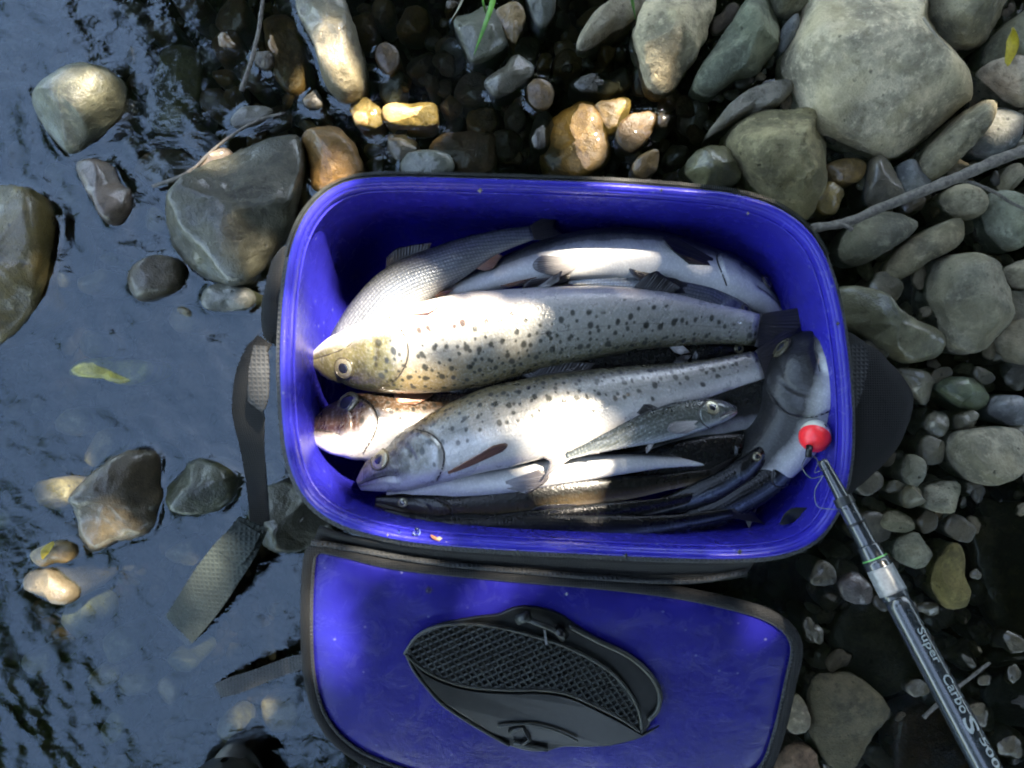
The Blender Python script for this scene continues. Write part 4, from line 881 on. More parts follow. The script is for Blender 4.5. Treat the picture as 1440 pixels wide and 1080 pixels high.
    def fin(s, name, base, tips, mat, nr=9, wav=0.0003):
        """a fin from a base line to a tip line, ribbed along its rays"""
        nb = 34; Bp = crom([tuple(p) for p in base], nb); Tp = crom([tuple(p) for p in tips], nb); V = []; Fc = []; col = []
        ax = Vector(Bp[-1] - Bp[0]).cross(Vector(Tp[nb // 2] - Bp[nb // 2])); ax = ax.normalized() if ax.length > 0 else Vector((0, 0, 1))
        for i in range(nb):
            for j in range(nr):
                u = j / (nr - 1); q = Vector(Bp[i] * (1 - u) + Tp[i] * u)
                q += ax * ((wav * (1 if i % 3 == 0 else -0.4)) * u + 0.0012 * math.sin(u * 2.6 + i * 0.12) * u)
                V.append(q); col.append((i / (nb - 1), u, 0, 1))
        for i in range(nb - 1):
            for j in range(nr - 1): Fc.append((i * nr + j, (i + 1) * nr + j, (i + 1) * nr + j + 1, i * nr + j + 1))
        o = mesh_obj(name, V, Fc, mat, s.root); ca = o.data.color_attributes.new('fin', 'FLOAT_COLOR', 'POINT'); ca.data.foreach_set('color', np.array(col, np.float32).ravel())
        sm = o.modifiers.new('s', 'SOLIDIFY'); sm.thickness = 0.0007; sm.offset = 0; return o
    def caudal(s, length, spread, mat, fork=0.35, lift=0.0):
        p, T, D, W = s.frame(1.0); h = s.h(1.0); k = s.k; base = [s.surf(0.985, 0), p + T * 0.0, s.surf(0.985, math.pi)]
        base = [p + D * h * 0.95 - T * .002, p - T * .002, p - D * h * 0.95 - T * .002]
        tips = []
        for u in np.linspace(1, -1, 9):
            ln = length * k * (1 - fork * (1 - abs(u) ** 1.4)); tips.append(p + T * ln + D * (u * spread * k) + W * (lift * (1 - u * u)))
        return s.fin('tail_fin', base, tips, mat)
    def edge_fin(s, name, t0, t1, side, length, sweep, mat, lean=0.0, droop=0.6):
        """a fin on the back (side 1) or the belly (side -1)"""
        a = 0 if side > 0 else math.pi; base = []; tips = []
        for u in np.linspace(0, 1, 7):
            t = t0 + (t1 - t0) * u; p, T, D, W = s.frame(t); b = s.surf(t, a, -0.0012); base.append(b)
            ln = length * s.k * (1 - droop * u) * (0.55 + 0.45 * min(1, u * 5 + .35)); dr = (D * side * math.cos(sweep) + T * math.sin(sweep) + W * lean).normalized(); tips.append(b + dr * ln)
        return s.fin(name, base, tips, mat)
    def side_fin(s, name, t, a_deg, length, width, mat, out=0.18, down=0.35, ang=0.0):
        """a paired fin rooted on the flank and lying back along the body"""
        a = math.radians(a_deg); p, T, D, W = s.frame(t); c = s.surf(t, a, -0.0005); N = (c - p).normalized(); Dn = (s.surf(t, a + .15) - s.surf(t, a)).normalized()
        base = [c - Dn * width * s.k * 0.32, c, c + Dn * width * s.k * 0.32]; tips = []
        dirv = (T * math.cos(ang) + Dn * math.sin(ang)); 
        for u in np.linspace(-1, 1, 9):
            ln = length * s.k * (1 - 0.38 * (u + 0.25) ** 2); tips.append(c + dirv * ln + Dn.cross(N).cross(N) * 0 + Dn * (u * width * s.k * 0.9) + N * (out * ln))
        return s.fin(name, base, tips, mat)

TROUT_A = fish_mat('trout_olive', (0.10, 0.090, 0.045), (0.36, 0.35, 0.31), (0.62, 0.57, 0.52), spot=0.88, head=(0.085, 0.075, 0.03), gold=(0.30, 0.21, 0.085), pink=(0.36, 0.27, 0.14, 0.12), lo=0.14, hi=0.90, spot_lo=0.26, spot_scale=62.0)
TROUT_B = fish_mat('trout_silver', (0.075, 0.066, 0.036), (0.36, 0.35, 0.32), (0.62, 0.60, 0.56), spot=0.86, head=(0.115, 0.105, 0.08), gold=(0.26, 0.19, 0.08), lo=0.22, hi=0.92, spot_lo=0.34, spot_scale=66.0)
HEAD_C = fish_mat('trout_brown', (0.05, 0.026, 0.013), (0.12, 0.07, 0.035), (0.66, 0.62, 0.58), spot=0.8, head=(0.055, 0.028, 0.014), lo=0.36, hi=0.80)
GRAYL = fish_mat('fish_silver_scaled', (0.05, 0.055, 0.055), (0.26, 0.28, 0.29), (0.58, 0.57, 0.53), rows=0.75, metal=0.5, lo=0.10, hi=0.96, rough=0.30)
BELLY = fish_mat('fish_white_belly', (0.012, 0.012, 0.012), (0.24, 0.245, 0.24), (0.68, 0.67, 0.63), spot=0.0, metal=0.02, lo=0.20, hi=0.56, rough=0.4, spec=.35, coat=.15, glit=.10)
BELLY_F = fish_mat('fish_dark_white_throat', (0.010, 0.010, 0.010), (0.04, 0.038, 0.036), (0.62, 0.62, 0.58), metal=0.02, lo=0.13, hi=0.50, rough=0.36, spec=.35, coat=.15, glit=.04)
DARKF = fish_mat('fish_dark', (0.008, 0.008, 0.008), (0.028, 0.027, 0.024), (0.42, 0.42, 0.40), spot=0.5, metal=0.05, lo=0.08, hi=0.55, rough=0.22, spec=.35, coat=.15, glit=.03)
SMALL = fish_mat('fish_small_silver', (0.03, 0.033, 0.024), (0.105, 0.115, 0.10), (0.34, 0.36, 0.35), rows=0.5, metal=0.4, lo=0.10, hi=0.80)
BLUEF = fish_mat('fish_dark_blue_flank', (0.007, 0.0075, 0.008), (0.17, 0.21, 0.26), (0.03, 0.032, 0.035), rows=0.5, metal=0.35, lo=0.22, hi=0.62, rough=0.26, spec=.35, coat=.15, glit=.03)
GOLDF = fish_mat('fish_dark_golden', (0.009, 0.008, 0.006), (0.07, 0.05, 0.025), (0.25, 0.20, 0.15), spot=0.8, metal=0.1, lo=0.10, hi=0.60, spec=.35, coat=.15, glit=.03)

# big spotted trout, upper
A = Fish('large olive spotted trout lying uppermost, head left, belly up in the photo', [(438,506,0.132),(480,505,0.136),(560,497,0.142),(660,480,0.145),(780,460,0.145),(900,450,0.143),(1000,456,0.140),(1064,464,0.138)],
         [(0, 9), (.02, 20), (.05, 32), (.10, 44), (.16, 54), (.22, 60), (.30, 66), (.38, 67), (.5, 58), (.65, 50), (.8, 38), (.9, 28), (1, 23)], -1, -4, TROUT_A, seed=1, asy=-0.02)
A.face(); A.eye(0.092, 74, 0.0084, pup=.54); A.caudal(82, 46, FIN_DARK, 0.25); A.edge_fin('dorsal_fin', .46, .60, 1, 34, .9, FIN_DARK, 0.25); A.edge_fin('adipose_fin', .80, .83, 1, 20, .9, FIN_GREY, .2, .2)
A.side_fin('pectoral_fin', .205, 158, 70, 22, FIN_PINK, .10); A.edge_fin('pelvic_fin', .52, .545, -1, 46, 1.1, FIN_GREY, .1); A.edge_fin('anal_fin', .72, .80, -1, 40, .8, FIN_DARK, .2)
# big spotted trout, lower
B = Fish('large silver spotted trout below the olive one, head pointing lower left', [(505,682,0.140),(540,662,0.144),(600,637,0.150),(680,606,0.153),(780,581,0.153),(880,557,0.150),(960,540,0.147),(1040,520,0.145),(1068,513,0.144)],
         [(0, 9), (.03, 20), (.06, 29), (.11, 38), (.17, 45), (.24, 51), (.36, 59), (.5, 57), (.63, 47), (.78, 34), (.9, 25), (1, 21)], 1, -14, TROUT_B, seed=2)
B.face(); B.eye(0.085, 68, 0.0086); B.caudal(80, 50, FIN_DARK, 0.25); B.edge_fin('dorsal_fin', .46, .60, 1, 36, 1.0, FIN_DARK, .3); B.edge_fin('adipose_fin', .80, .83, 1, 18, .9, FIN_DARK, .2, .2)
B.side_fin('pectoral_fin', .225, 150, 92, 16, FIN_BROWN, .05, ang=-0.12); B.edge_fin('pelvic_fin', .50, .53, -1, 52, 1.15, FIN_GREY, .35); B.edge_fin('anal_fin', .70, .80, -1, 44, .9, FIN_DARK, .55)
# brown head between the two
C_ = Fish('brown-headed fish with a white chin, wedged between the two large trout', [(438,606,0.135),(480,602,0.135),(540,596,0.131),(620,588,0.113),(720,575,0.105),(820,562,0.102)],
          [(0, 16), (.03, 26), (.07, 36), (.14, 46), (.22, 50), (.4, 50), (.6, 40), (.8, 26), (1, 14)], 1, -26, HEAD_C, wf=.6, seed=3)
C_.face(); C_.eye(0.150, 62, 0.0092, pup=0.70); C_.edge_fin('dorsal_fin', .45, .6, 1, 20, .9, FIN_DARK); C_.caudal(50, 30, FIN_DARK); C_.side_fin('pectoral_fin', .30, 60, 60, 20, FIN_BROWN, .12)
# silver scaled fish, upper left
D_ = Fish('silver fish with rows of scales slanting along the upper left of the pile', [(462,530,0.090),(500,472,0.104),(556,412,0.113),(620,376,0.116),(690,343,0.116),(748,327,0.112)],
          [(0, 12), (.1, 27), (.25, 34), (.4, 37), (.55, 34), (.7, 27), (.85, 17), (1, 10)], 1, -2, GRAYL, wf=.5, seed=4)
D_.eye(0.09, 70, 0.006); D_.caudal(56, 26, FIN_DARK, .4); D_.edge_fin('dorsal_fin', .45, .62, 1, 26, .8, FIN_DARK, .3); D_.edge_fin('pelvic_fin', .55, .58, -1, 40, 1.3, FIN_BROWN, .5); D_.edge_fin('anal_fin', .74, .84, -1, 26, .9, FIN_BROWN, .3)
# white belly fish, upper
E_ = Fish('white-bellied fish lying belly up along the top of the pile, head right', [(1096,442,0.098),(1060,412,0.106),(1010,388,0.111),(940,364,0.114),(860,356,0.114),(780,364,0.112),(700,386,0.108),(630,408,0.102),(590,424,0.098)],
          [(0, 12), (.04, 20), (.1, 29), (.18, 35), (.3, 41), (.45, 44), (.58, 40), (.72, 30), (.86, 20), (1, 13)], -1, -44, BELLY, wf=.72, seed=5)
E_.face(); E_.side_fin('pectoral_fin', .245, 116, 76, 18, FIN_DARK, .05); E_.side_fin('pectoral_fin', .30, 232, 96, 22, FIN_DARK, .10, ang=.1)
E_.side_fin('pelvic_fin', .575, 150, 62, 18, FIN_GREY, .08); E_.side_fin('pelvic_fin', .60, 196, 66, 18, FIN_GREY, .10); E_.edge_fin('anal_fin', .68, .76, -1, 30, 1.2, FIN_BROWN, .2); E_.caudal(60, 30, FIN_DARK); E_.eye(.09, 80, .006)
# right: dark head with white throat
F_ = Fish('dark fish with a white throat curled against the right wall of the tray', [(1146,470,0.154),(1141,492,0.155),(1130,540,0.154),(1108,596,0.144),(1066,652,0.128),(1006,704,0.110),(930,742,0.096),(850,758,0.088)],
          [(0, 20), (.02, 30), (.05, 40), (.11, 50), (.19, 54), (.3, 52), (.45, 46), (.6, 38), (.78, 26), (1, 13)], -1, -34, BELLY_F, wf=.62, seed=6)
F_.face(); F_.eye(.062, 34, .0085, iris=EYE_R); F_.side_fin('pectoral_fin', .07, 112, 104, 15, FIN_BROWN, .05, ang=-0.20); F_.edge_fin('pelvic_fin', .52, .55, -1, 40, 1.0, FIN_GREY, .2); F_.caudal(50, 30, FIN_DARK)
# pale fish below the lower trout
H_ = Fish('pale slim fish, belly up, tucked under the lower trout', [(545,694,0.130),(620,684,0.135),(700,674,0.140),(780,661,0.142),(860,652,0.140),(940,648,0.135),(1010,650,0.126)],
          [(0, 7), (.08, 16), (.2, 23), (.4, 27), (.6, 24), (.8, 15), (1, 8)], 1, -66, BELLY, wf=.75, seed=7)
H_.side_fin('pelvic_fin', .36, 168, 60, 18, FIN_GREY, .06); H_.caudal(44, 24, FIN_DARK); H_.eye(.09, 70, .004)
# small fish lying on top at the right
G_ = Fish('small silver fish lying on top, head right, round pale eye', [(1036,577,0.171),(1000,580,0.173),(950,591,0.174),(900,606,0.173),(850,623,0.171),(796,642,0.167)],
          [(0, 5), (.04, 11), (.1, 17), (.2, 22), (.35, 25), (.5, 23), (.7, 15), (.88, 8), (1, 5)], -1, -6, SMALL, wf=.46, seed=8)
G_.face(); G_.eye(.150, 70, .0058, pup=.5); G_.caudal(44, 20, FIN_GREY, .45); G_.edge_fin('dorsal_fin', .42, .52, 1, 22, .9, FIN_DARK, .2); G_.edge_fin('pelvic_fin', .5, .53, -1, 22, .9, FIN_GREY); G_.side_fin('pectoral_fin', .25, 120, 44, 12, FIN_GREY, .06)
# dark fish along the bottom wall
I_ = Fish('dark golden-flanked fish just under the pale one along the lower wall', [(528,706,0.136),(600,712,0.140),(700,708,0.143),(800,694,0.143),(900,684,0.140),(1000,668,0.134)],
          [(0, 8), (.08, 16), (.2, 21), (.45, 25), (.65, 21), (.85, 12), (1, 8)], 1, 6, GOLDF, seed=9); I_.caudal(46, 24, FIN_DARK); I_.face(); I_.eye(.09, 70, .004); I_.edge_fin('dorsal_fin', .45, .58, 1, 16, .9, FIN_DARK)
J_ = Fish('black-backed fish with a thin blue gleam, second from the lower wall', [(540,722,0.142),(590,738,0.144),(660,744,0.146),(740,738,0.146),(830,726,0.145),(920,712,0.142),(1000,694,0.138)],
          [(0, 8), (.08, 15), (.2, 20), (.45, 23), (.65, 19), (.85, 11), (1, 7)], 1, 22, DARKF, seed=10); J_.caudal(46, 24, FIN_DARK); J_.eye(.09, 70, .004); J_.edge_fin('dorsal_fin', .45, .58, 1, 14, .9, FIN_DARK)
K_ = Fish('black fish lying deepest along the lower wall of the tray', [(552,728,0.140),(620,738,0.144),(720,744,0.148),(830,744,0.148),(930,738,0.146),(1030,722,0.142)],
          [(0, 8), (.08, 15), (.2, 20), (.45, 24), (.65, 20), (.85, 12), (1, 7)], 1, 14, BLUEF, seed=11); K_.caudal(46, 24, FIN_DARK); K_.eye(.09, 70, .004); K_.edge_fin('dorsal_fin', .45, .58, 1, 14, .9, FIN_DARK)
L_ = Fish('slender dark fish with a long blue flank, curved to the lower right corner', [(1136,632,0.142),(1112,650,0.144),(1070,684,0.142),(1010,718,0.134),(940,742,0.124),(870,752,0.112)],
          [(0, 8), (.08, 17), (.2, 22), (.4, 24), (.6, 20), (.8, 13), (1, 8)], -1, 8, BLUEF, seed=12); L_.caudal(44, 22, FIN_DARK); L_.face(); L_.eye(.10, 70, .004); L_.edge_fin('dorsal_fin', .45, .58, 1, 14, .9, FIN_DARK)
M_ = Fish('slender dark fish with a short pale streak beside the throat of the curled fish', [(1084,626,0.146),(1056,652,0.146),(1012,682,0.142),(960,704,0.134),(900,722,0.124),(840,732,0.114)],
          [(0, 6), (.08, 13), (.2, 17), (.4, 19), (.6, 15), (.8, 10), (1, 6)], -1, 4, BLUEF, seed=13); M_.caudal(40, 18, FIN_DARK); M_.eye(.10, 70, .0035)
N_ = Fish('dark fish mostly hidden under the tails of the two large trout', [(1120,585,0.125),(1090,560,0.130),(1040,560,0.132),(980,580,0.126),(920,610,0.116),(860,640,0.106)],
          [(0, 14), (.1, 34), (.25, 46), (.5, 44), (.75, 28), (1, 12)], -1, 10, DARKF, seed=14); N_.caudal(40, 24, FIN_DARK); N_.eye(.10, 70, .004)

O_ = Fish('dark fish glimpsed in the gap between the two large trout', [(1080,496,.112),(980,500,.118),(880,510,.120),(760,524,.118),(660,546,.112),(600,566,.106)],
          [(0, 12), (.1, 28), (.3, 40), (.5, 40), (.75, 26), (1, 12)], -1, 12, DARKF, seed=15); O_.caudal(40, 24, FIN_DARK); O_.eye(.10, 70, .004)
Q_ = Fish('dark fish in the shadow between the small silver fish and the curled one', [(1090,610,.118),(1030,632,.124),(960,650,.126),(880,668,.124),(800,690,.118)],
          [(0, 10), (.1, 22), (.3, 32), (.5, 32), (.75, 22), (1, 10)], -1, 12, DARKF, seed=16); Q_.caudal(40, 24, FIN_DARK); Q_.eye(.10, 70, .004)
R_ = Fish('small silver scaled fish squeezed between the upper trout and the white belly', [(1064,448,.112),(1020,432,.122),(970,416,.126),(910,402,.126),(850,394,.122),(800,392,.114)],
          [(0, 6), (.1, 16), (.3, 24), (.5, 22), (.75, 14), (1, 8)], -1, -4, GRAYL, seed=17); R_.caudal(40, 20, FIN_DARK); R_.eye(.10, 70, .004); R_.side_fin('pectoral_fin', .42, 74, 84, 20, FIN_DARK, .04)

# ---------------------------------------------------------------- rod, float, line
rod = empty('fishing_rod'); tag(rod, 'dark telescopic fishing rod with pale lettering resting on the tray rim', 'fishing rod')
def rod_pt(px):                            # a place on the rod's axis by its photo x
    u = (px - 1160) / (1400 - 1160.0); return P(px, 654 + 449 * u, 0.212 + 0.075 * u)
def rod_seg(name, x0, x1, r0, r1, mat, n=12):
    path = [rod_pt(x) for x in np.linspace(x0, x1, n)]; return tube(name, path, list(np.linspace(r0, r1, n)), mat, rod, 28)
def rr(px, halfpx): return 0.76 * halfpx * sc_at(rod_pt(px).z)
rod_seg('tip_section', 1156, 1188, rr(1156, 9), rr(1188, 13), ROD_M)
rod_seg('section', 1186, 1222, rr(1186, 15.5), rr(1222, 17.5), ROD_M)
rod_seg('ring', 1184, 1190, rr(1184, 17.5), rr(1190, 18), PLASTIC_GREY)
rod_seg('ring', 1203, 1205, rr(1203, 17.4), rr(1205, 17.6), PLASTIC)
rod_seg('collar', 1220, 1232, rr(1220, 19.5), rr(1232, 22.5), ROD_M)
rod_seg('ferrule', 1231, 1258, rr(1231, 23.5), rr(1258, 25.5), ROD_M)
rod_seg('ferrule', 1237, 1256, rr(1237, 24.3), rr(1256, 25.8), simple('painted_ferrule_glint', (0.16, 0.17, 0.17), rough=.34, nscale=300))  # pale colour paints a sun glint onto this stretch of rod
rod_seg('ferrule', 1257, 1260, rr(1257, 25), rr(1260, 23.5), ROD_M)
rod_seg('butt_section', 1258, 1440, rr(1258, 22.8), rr(1440, 27.5), ROD_M, 24)
rod_seg('green_band', 1229.6, 1230.6, rr(1229, 22.6), rr(1231, 23.4), simple('rod_green_band', (0.08, 0.30, 0.07), rough=.3))
# bands of pale print along the sections
def wrap(name, txt, px0, px1, size, shift, bold=0.0, stretch=None):
    cu = bpy.data.curves.new(name, 'FONT'); cu.body = txt; cu.size = 1.0; cu.offset = bold; cu.resolution_u = 3
    tmp = bpy.data.objects.new(name, cu); COL.objects.link(tmp); bpy.context.view_layer.update()
    dg = bpy.context.evaluated_depsgraph_get(); me0 = bpy.data.meshes.new_from_object(tmp.evaluated_get(dg)); COL.objects.unlink(tmp); bpy.data.objects.remove(tmp)
    bm = bmesh.new(); bm.from_mesh(me0); bmesh.ops.triangulate(bm, faces=bm.faces[:])
    bmesh.ops.subdivide_edges(bm, edges=[e for e in bm.edges if e.calc_length() > 0.12], cuts=2)
    xs = [v.co.x for v in bm.verts]; x0, x1 = min(xs), max(xs)
    for v in bm.verts:
        u = (v.co.x - x0) / (x1 - x0); q = px0 + (px1 - px0) * u; c = rod_pt(q); T = (rod_pt(q + 2) - rod_pt(q - 2)).normalized()
        S = Vector((0, 0, 1)).cross(T).normalized(); U = T.cross(S)
        if U.z < 0: U = -U
        r = rr(q, 22.8 + 4.7 * (q - 1258) / 182.0) + 0.00035; an = ((v.co.y - 0.34) * size + shift) / r
        v.co = c + (S * math.sin(an) + U * math.cos(an)) * r
    me = bpy.data.meshes.new(name); bm.to_mesh(me); bm.free(); me.materials.append(LETTER); return link(bpy.data.objects.new(name, me), rod)
wrap('lettering', 'Super', 1283, 1309, 0.0080, 0.0022, 0.012)
wrap('lettering', 'Carbo', 1318, 1346, 0.0092, 0.0022, 0.012)
wrap('lettering', 'S', 1349, 1361, 0.0122, 0.0016, 0.02)
wrap('lettering', '500', 1365, 1388, 0.0078, 0.0040, 0.012)
fl = empty('fishing_float'); tag(fl, 'round fishing float, bright red with a cream half, by the right rim', 'float')
FC = P(1146, 614, .182); FA = Vector((0.42, 0.62, -0.66)).normalized(); fr_ = 22.0 * sc_at(.182)
def half_ball(sign, rad, stretch):
    T = FA * sign; S = T.orthogonal().normalized(); U = T.cross(S); V = [FC + T * rad * stretch]; n = 32; m = 10; Fc = []
    for j in range(1, m + 1):
        ph = math.pi / 2 * j / m
        for k in range(n): th = 2 * math.pi * k / n; V.append(FC + T * (rad * stretch * math.cos(ph)) + (S * math.cos(th) + U * math.sin(th)) * rad * math.sin(ph))
    for k in range(n): Fc.append((0, 1 + k, 1 + (k + 1) % n))
    for j in range(m - 1):
        for k in range(n): Fc.append((1 + j * n + k, 1 + (j + 1) * n + k, 1 + (j + 1) * n + (k + 1) % n, 1 + j * n + (k + 1) % n))
    return V, Fc
mesh_obj('red_half', *half_ball(-1, fr_ * 1.0, 1.0), RED, fl); mesh_obj('cream_half', *half_ball(1, fr_ * 0.985, 1.25), CREAM, fl)
sd = P(1138, 634, .193); tube('stem', [sd + Vector((.001, .004, -.002)), sd + Vector((-.0008, -.005, .0005))], 0.0026, PLASTIC, fl, 10)
ln = empty('fishing_line'); tag(ln, 'tangled clear fishing line between the float and the rod tip', 'fishing line')
for pts in ([(1138,636,.176),(1128,655,.180),(1140,672,.190),(1160,668,.214)], [(1138,638,.176),(1150,648,.186),(1146,664,.196),(1158,660,.220)], [(1158,668,.214),(1146,690,.206),(1150,712,.203),(1172,716,.210),(1190,716,.232)]):
    tube('line_strand', crom([tuple(P(*p)) for p in pts], 30), 0.00035, LINE, ln, 6)
sw = tube('swivel', [P(1152,652,.192), P(1158,660,.205), P(1164,668,.214)], [.0012, .0020, .0012], PLASTIC_GREY, ln, 8)

# ---------------------------------------------------------------- twig, blades, leaves, boot, small things
def branch(pts, r0, r1, n=40, knob=0.25, seed=0):
    C = crom([tuple(P(*p)) for p in pts], n); path = []
    for i, c in enumerate(C):
        q = Vector(c); path.append(q + Vector((noise.noise(q * 40), noise.noise(q * 40 + Vector((7, 0, 0))), 0)) * 0.0012)
    rad = [(r0 + (r1 - r0) * i / (n - 1)) * (1 + knob * noise.noise(Vector((i * 0.55, seed, 0)))) for i in range(n)]
    return path, rad
tw = empty('twig'); tag(tw, 'grey bare twig lying across the stones right of the tray', 'twig')
p_, r_ = branch([(1140,322,.050),(1190,312,.052),(1240,292,.056),(1300,268,.066),(1350,248,.066),(1400,226,.062),(1470,202,.058)], .0042, .0058); tube('stem', p_, r_, BARK, tw, 12)
p_, r_ = branch([(1178,314,.053),(1190,318,.056),(1198,324,.058)], .0026, .0022, 8); tube('broken_shoot', p_, r_, BARK, tw, 8)
p_, r_ = branch([(1330,256,.064),(1362,256,.056),(1400,272,.050),(1445,296,.045),(1480,312,.04)], .0022, .0012, 24); tube('side_branch', p_, r_, BARK, tw, 8)
tw2 = tube('twig', *branch([(340,128,.012),(352,90,.016),(362,50,.016),(368,10,.02),(372,-30,.03)], .0026, .0018, 26, .3, 5), BARK); tag(tw2, 'thin pale twig standing out of the dark water left of the cream boulder', 'twig')
tw3 = tube('twig', *branch([(215,262,.008),(265,242,.012),(320,195,.018),(365,168,.018),(400,158,.02)], .0020, .0012, 26, .3, 6), BARK); tag(tw3, 'thin dark twig along the upper edge of the large dark boulder', 'twig')
tw4 = tube('twig', *branch([(1300,1010,.006),(1332,978,.010),(1392,932,.016)], .0022, .0016, 20, .3, 8), BARK); tag(tw4, 'short pale twig sticking out beside the rod lettering', 'twig')
def blade(label, pts, w0, mat, name='grass_blade'):
    C = [Vector(c) for c in crom([tuple(P(*p)) for p in pts], 16)]; V = []; Fc = []
    for i, c in enumerate(C):
        t = (C[min(i + 1, 15)] - C[max(i - 1, 0)]).normalized(); n = Vector((-t.y, t.x, 0)).normalized(); wv = w0 * (1 - (i / 15.0) ** 2.2) + 0.0002
        V += [c - n * wv, c + Vector((0, 0, -0.4 * wv)), c + n * wv]
    for i in range(15):
        a = 3 * i; Fc += [(a, a + 1, a + 4, a + 3), (a + 1, a + 2, a + 5, a + 4)]
    o = mesh_obj(name, V, Fc, mat); sm = o.modifiers.new('s', 'SOLIDIFY'); sm.thickness = .0003; return tag(o, label, 'grass')
blade('bright green grass blade hanging in front of the slate rock', [(702,-40,.12),(692,5,.115),(680,40,.10),(666,78,.07)], .0024, GRASS)
blade('thin dark green grass blade beside the bright green one', [(676,-40,.11),(679,0,.105),(684,22,.09)], .0012, GRASS)
blade('thin straw blade at the top edge left of the green grass', [(660,-30,.09),(648,5,.08),(634,30,.05)], .0011, STRAW)
blade('short pale straw blade standing in front of the slate rock', [(676,-20,.1),(680,5,.09),(690,26,.07)], .0009, STRAW)
blade('short green grass blade in front of the notched cream boulder', [(883,-40,.11),(889,0,.105),(894,28,.085)], .0018, GRASS)
blade('dry straw caught between the two top right boulders', [(1298,25,.085),(1315,48,.088),(1338,72,.085)], .0012, STRAW)
def leaf(label, a, b, wpx, mat, z, curl=.003, name='fallen_leaf'):
    A_, B_ = P(*a, z), P(*b, z); t = (B_ - A_); n = Vector((-t.y, t.x, 0)).normalized(); V = []; Fc = []; N = 18
    for i in range(N + 1):
        u = i / N; wv = wpx * sc_at(z) * math.sin(math.pi * min(1, u * 1.0)) ** 0.8 + .0003; c = A_ + t * u + n * 0.0015 * math.sin(u * 5)
        V += [c - n * wv + Vector((0, 0, curl * abs(math.sin(u * 6 + 1)))), c, c + n * wv + Vector((0, 0, curl))]
    for i in range(N): q = 3 * i; Fc += [(q, q + 1, q + 4, q + 3), (q + 1, q + 2, q + 5, q + 4)]
    o = mesh_obj(name, V, Fc, mat); sm = o.modifiers.new('s', 'SOLIDIFY'); sm.thickness = .0005; return tag(o, label, 'leaf')
leaf('narrow yellow leaf on the dark stone at the right edge', (1422,40), (1418,94), 8, YELLOW, .045)
leaf('dark wet leaf stuck inside the lower right corner of the tray', (1096,736), (1142,714), 10, DEADLEAF, .165)
leaf('small yellow leaf floating by the tan pebble, lower left', (62,786), (74,760), 5, YELLOW, .014)
# photographer's boot at the bottom edge
boot = empty('rubber_boot'); tag(boot, 'rounded black rubber boot toe at the bottom edge, standing in the water', 'boot')
bc = P(316, 1156, .03)
def boot_loop(y0, w_, h_, z0): return [bc + Vector((math.cos(q) * w_, y0, z0 + max(-0.02, math.sin(q) * h_))) for q in np.linspace(0, 2 * math.pi, 28, endpoint=False)]
L2 = [boot_loop(.062, .004, .006, .0), boot_loop(.058, .020, .020, .0), boot_loop(.048, .034, .030, .0), boot_loop(.030, .044, .040, .0), boot_loop(0, .048, .050, .0), boot_loop(-.05, .047, .062, .0), boot_loop(-.10, .043, .085, .0), boot_loop(-.16, .045, .12, .0), boot_loop(-.22, .040, .12, .0), boot_loop(-.235, .02, .08, .0)]
V, Fc = loft(L2); mesh_obj('vamp', V, Fc, RUBBER, boot)
sole = [Vector((p.x, p.y, -.065)) for p in [bc + Vector((math.cos(q) * .050, math.sin(q) * .15 - .085, 0)) for q in np.linspace(0, 2 * math.pi, 40, endpoint=False)]]
V, Fc = loft([[Vector((p.x, p.y, -.06)) for p in sole], [Vector((p.x, p.y, .022)) for p in sole]]); mesh_obj('sole', V, Fc, RUBBER, boot)
shaft = [[bc + Vector((math.cos(q) * .05, math.sin(q) * .06 - .185, z)) for q in np.linspace(0, 2 * math.pi, 28, endpoint=False)] for z in (.04, .08, .12, .15)]
V, Fc = loft(shaft, cap=False); sh = mesh_obj('shaft', V, Fc, RUBBER, boot); sm = sh.modifiers.new('s', 'SOLIDIFY'); sm.thickness = .003
# drops and crumbs on the rim and the lid
def drop(label, px, py, z, r):
    c = P(px, py, z); V = []; Fc = []; n = 14; m = 7
    for j in range(m + 1):
        ph = math.pi * j / m
        for k in range(n): th = 2 * math.pi * k / n; V.append(c + Vector((math.cos(th) * math.sin(ph), math.sin(th) * math.sin(ph), math.cos(ph) * .75)) * r * (1 + .12 * math.sin(3 * th + j)))
    for j in range(m):
        for k in range(n): Fc.append((j * n + k, j * n + (k + 1) % n, (j + 1) * n + (k + 1) % n, (j + 1) * n + k))
    return tag(mesh_obj('water_drop', V, Fc, DROP), label, 'water drop')
drop('clear water drop on the lower rim near its left end', 586, 748, .2045, .0031)
drop('tiny water drop on the lower rim left of the larger one', 561, 748, .203, .0014)
drop('glinting water drop on the blue lid, upper left part', 603, 830, zl(603, 830) + .004, .0026)
drop('small water drop on the lid above the hatch, towards the right', 796, 836, zl(796, 836) + .005, .0014)
drop('tiny bright drop on the dark tail of the upper trout', 1040, 453, .156, .0013)
ins = empty('insect'); tag(ins, 'small orange fly sitting on the lower rim of the tray', 'insect')
ic = P(613, 757, .2045); tube('body', [ic + Vector((-.004, .0025, 0)), ic + Vector((-.002, .001, .0006)), ic, ic + Vector((.003, -.002, 0))], [.0007, .0013, .0014, .0005], INSECT, ins, 8)
for s_ in (-1, 1):
    mesh_obj('wing', [ic + Vector((-.001, 0, .0012)), ic + Vector((.003, .0002 + s_ * .0016, .0016)), ic + Vector((.0052, -.002 + s_ * .0022, .0014)), ic + Vector((.003, -.0015, .0013))], [(0, 1, 2, 3)], STRAW, ins)
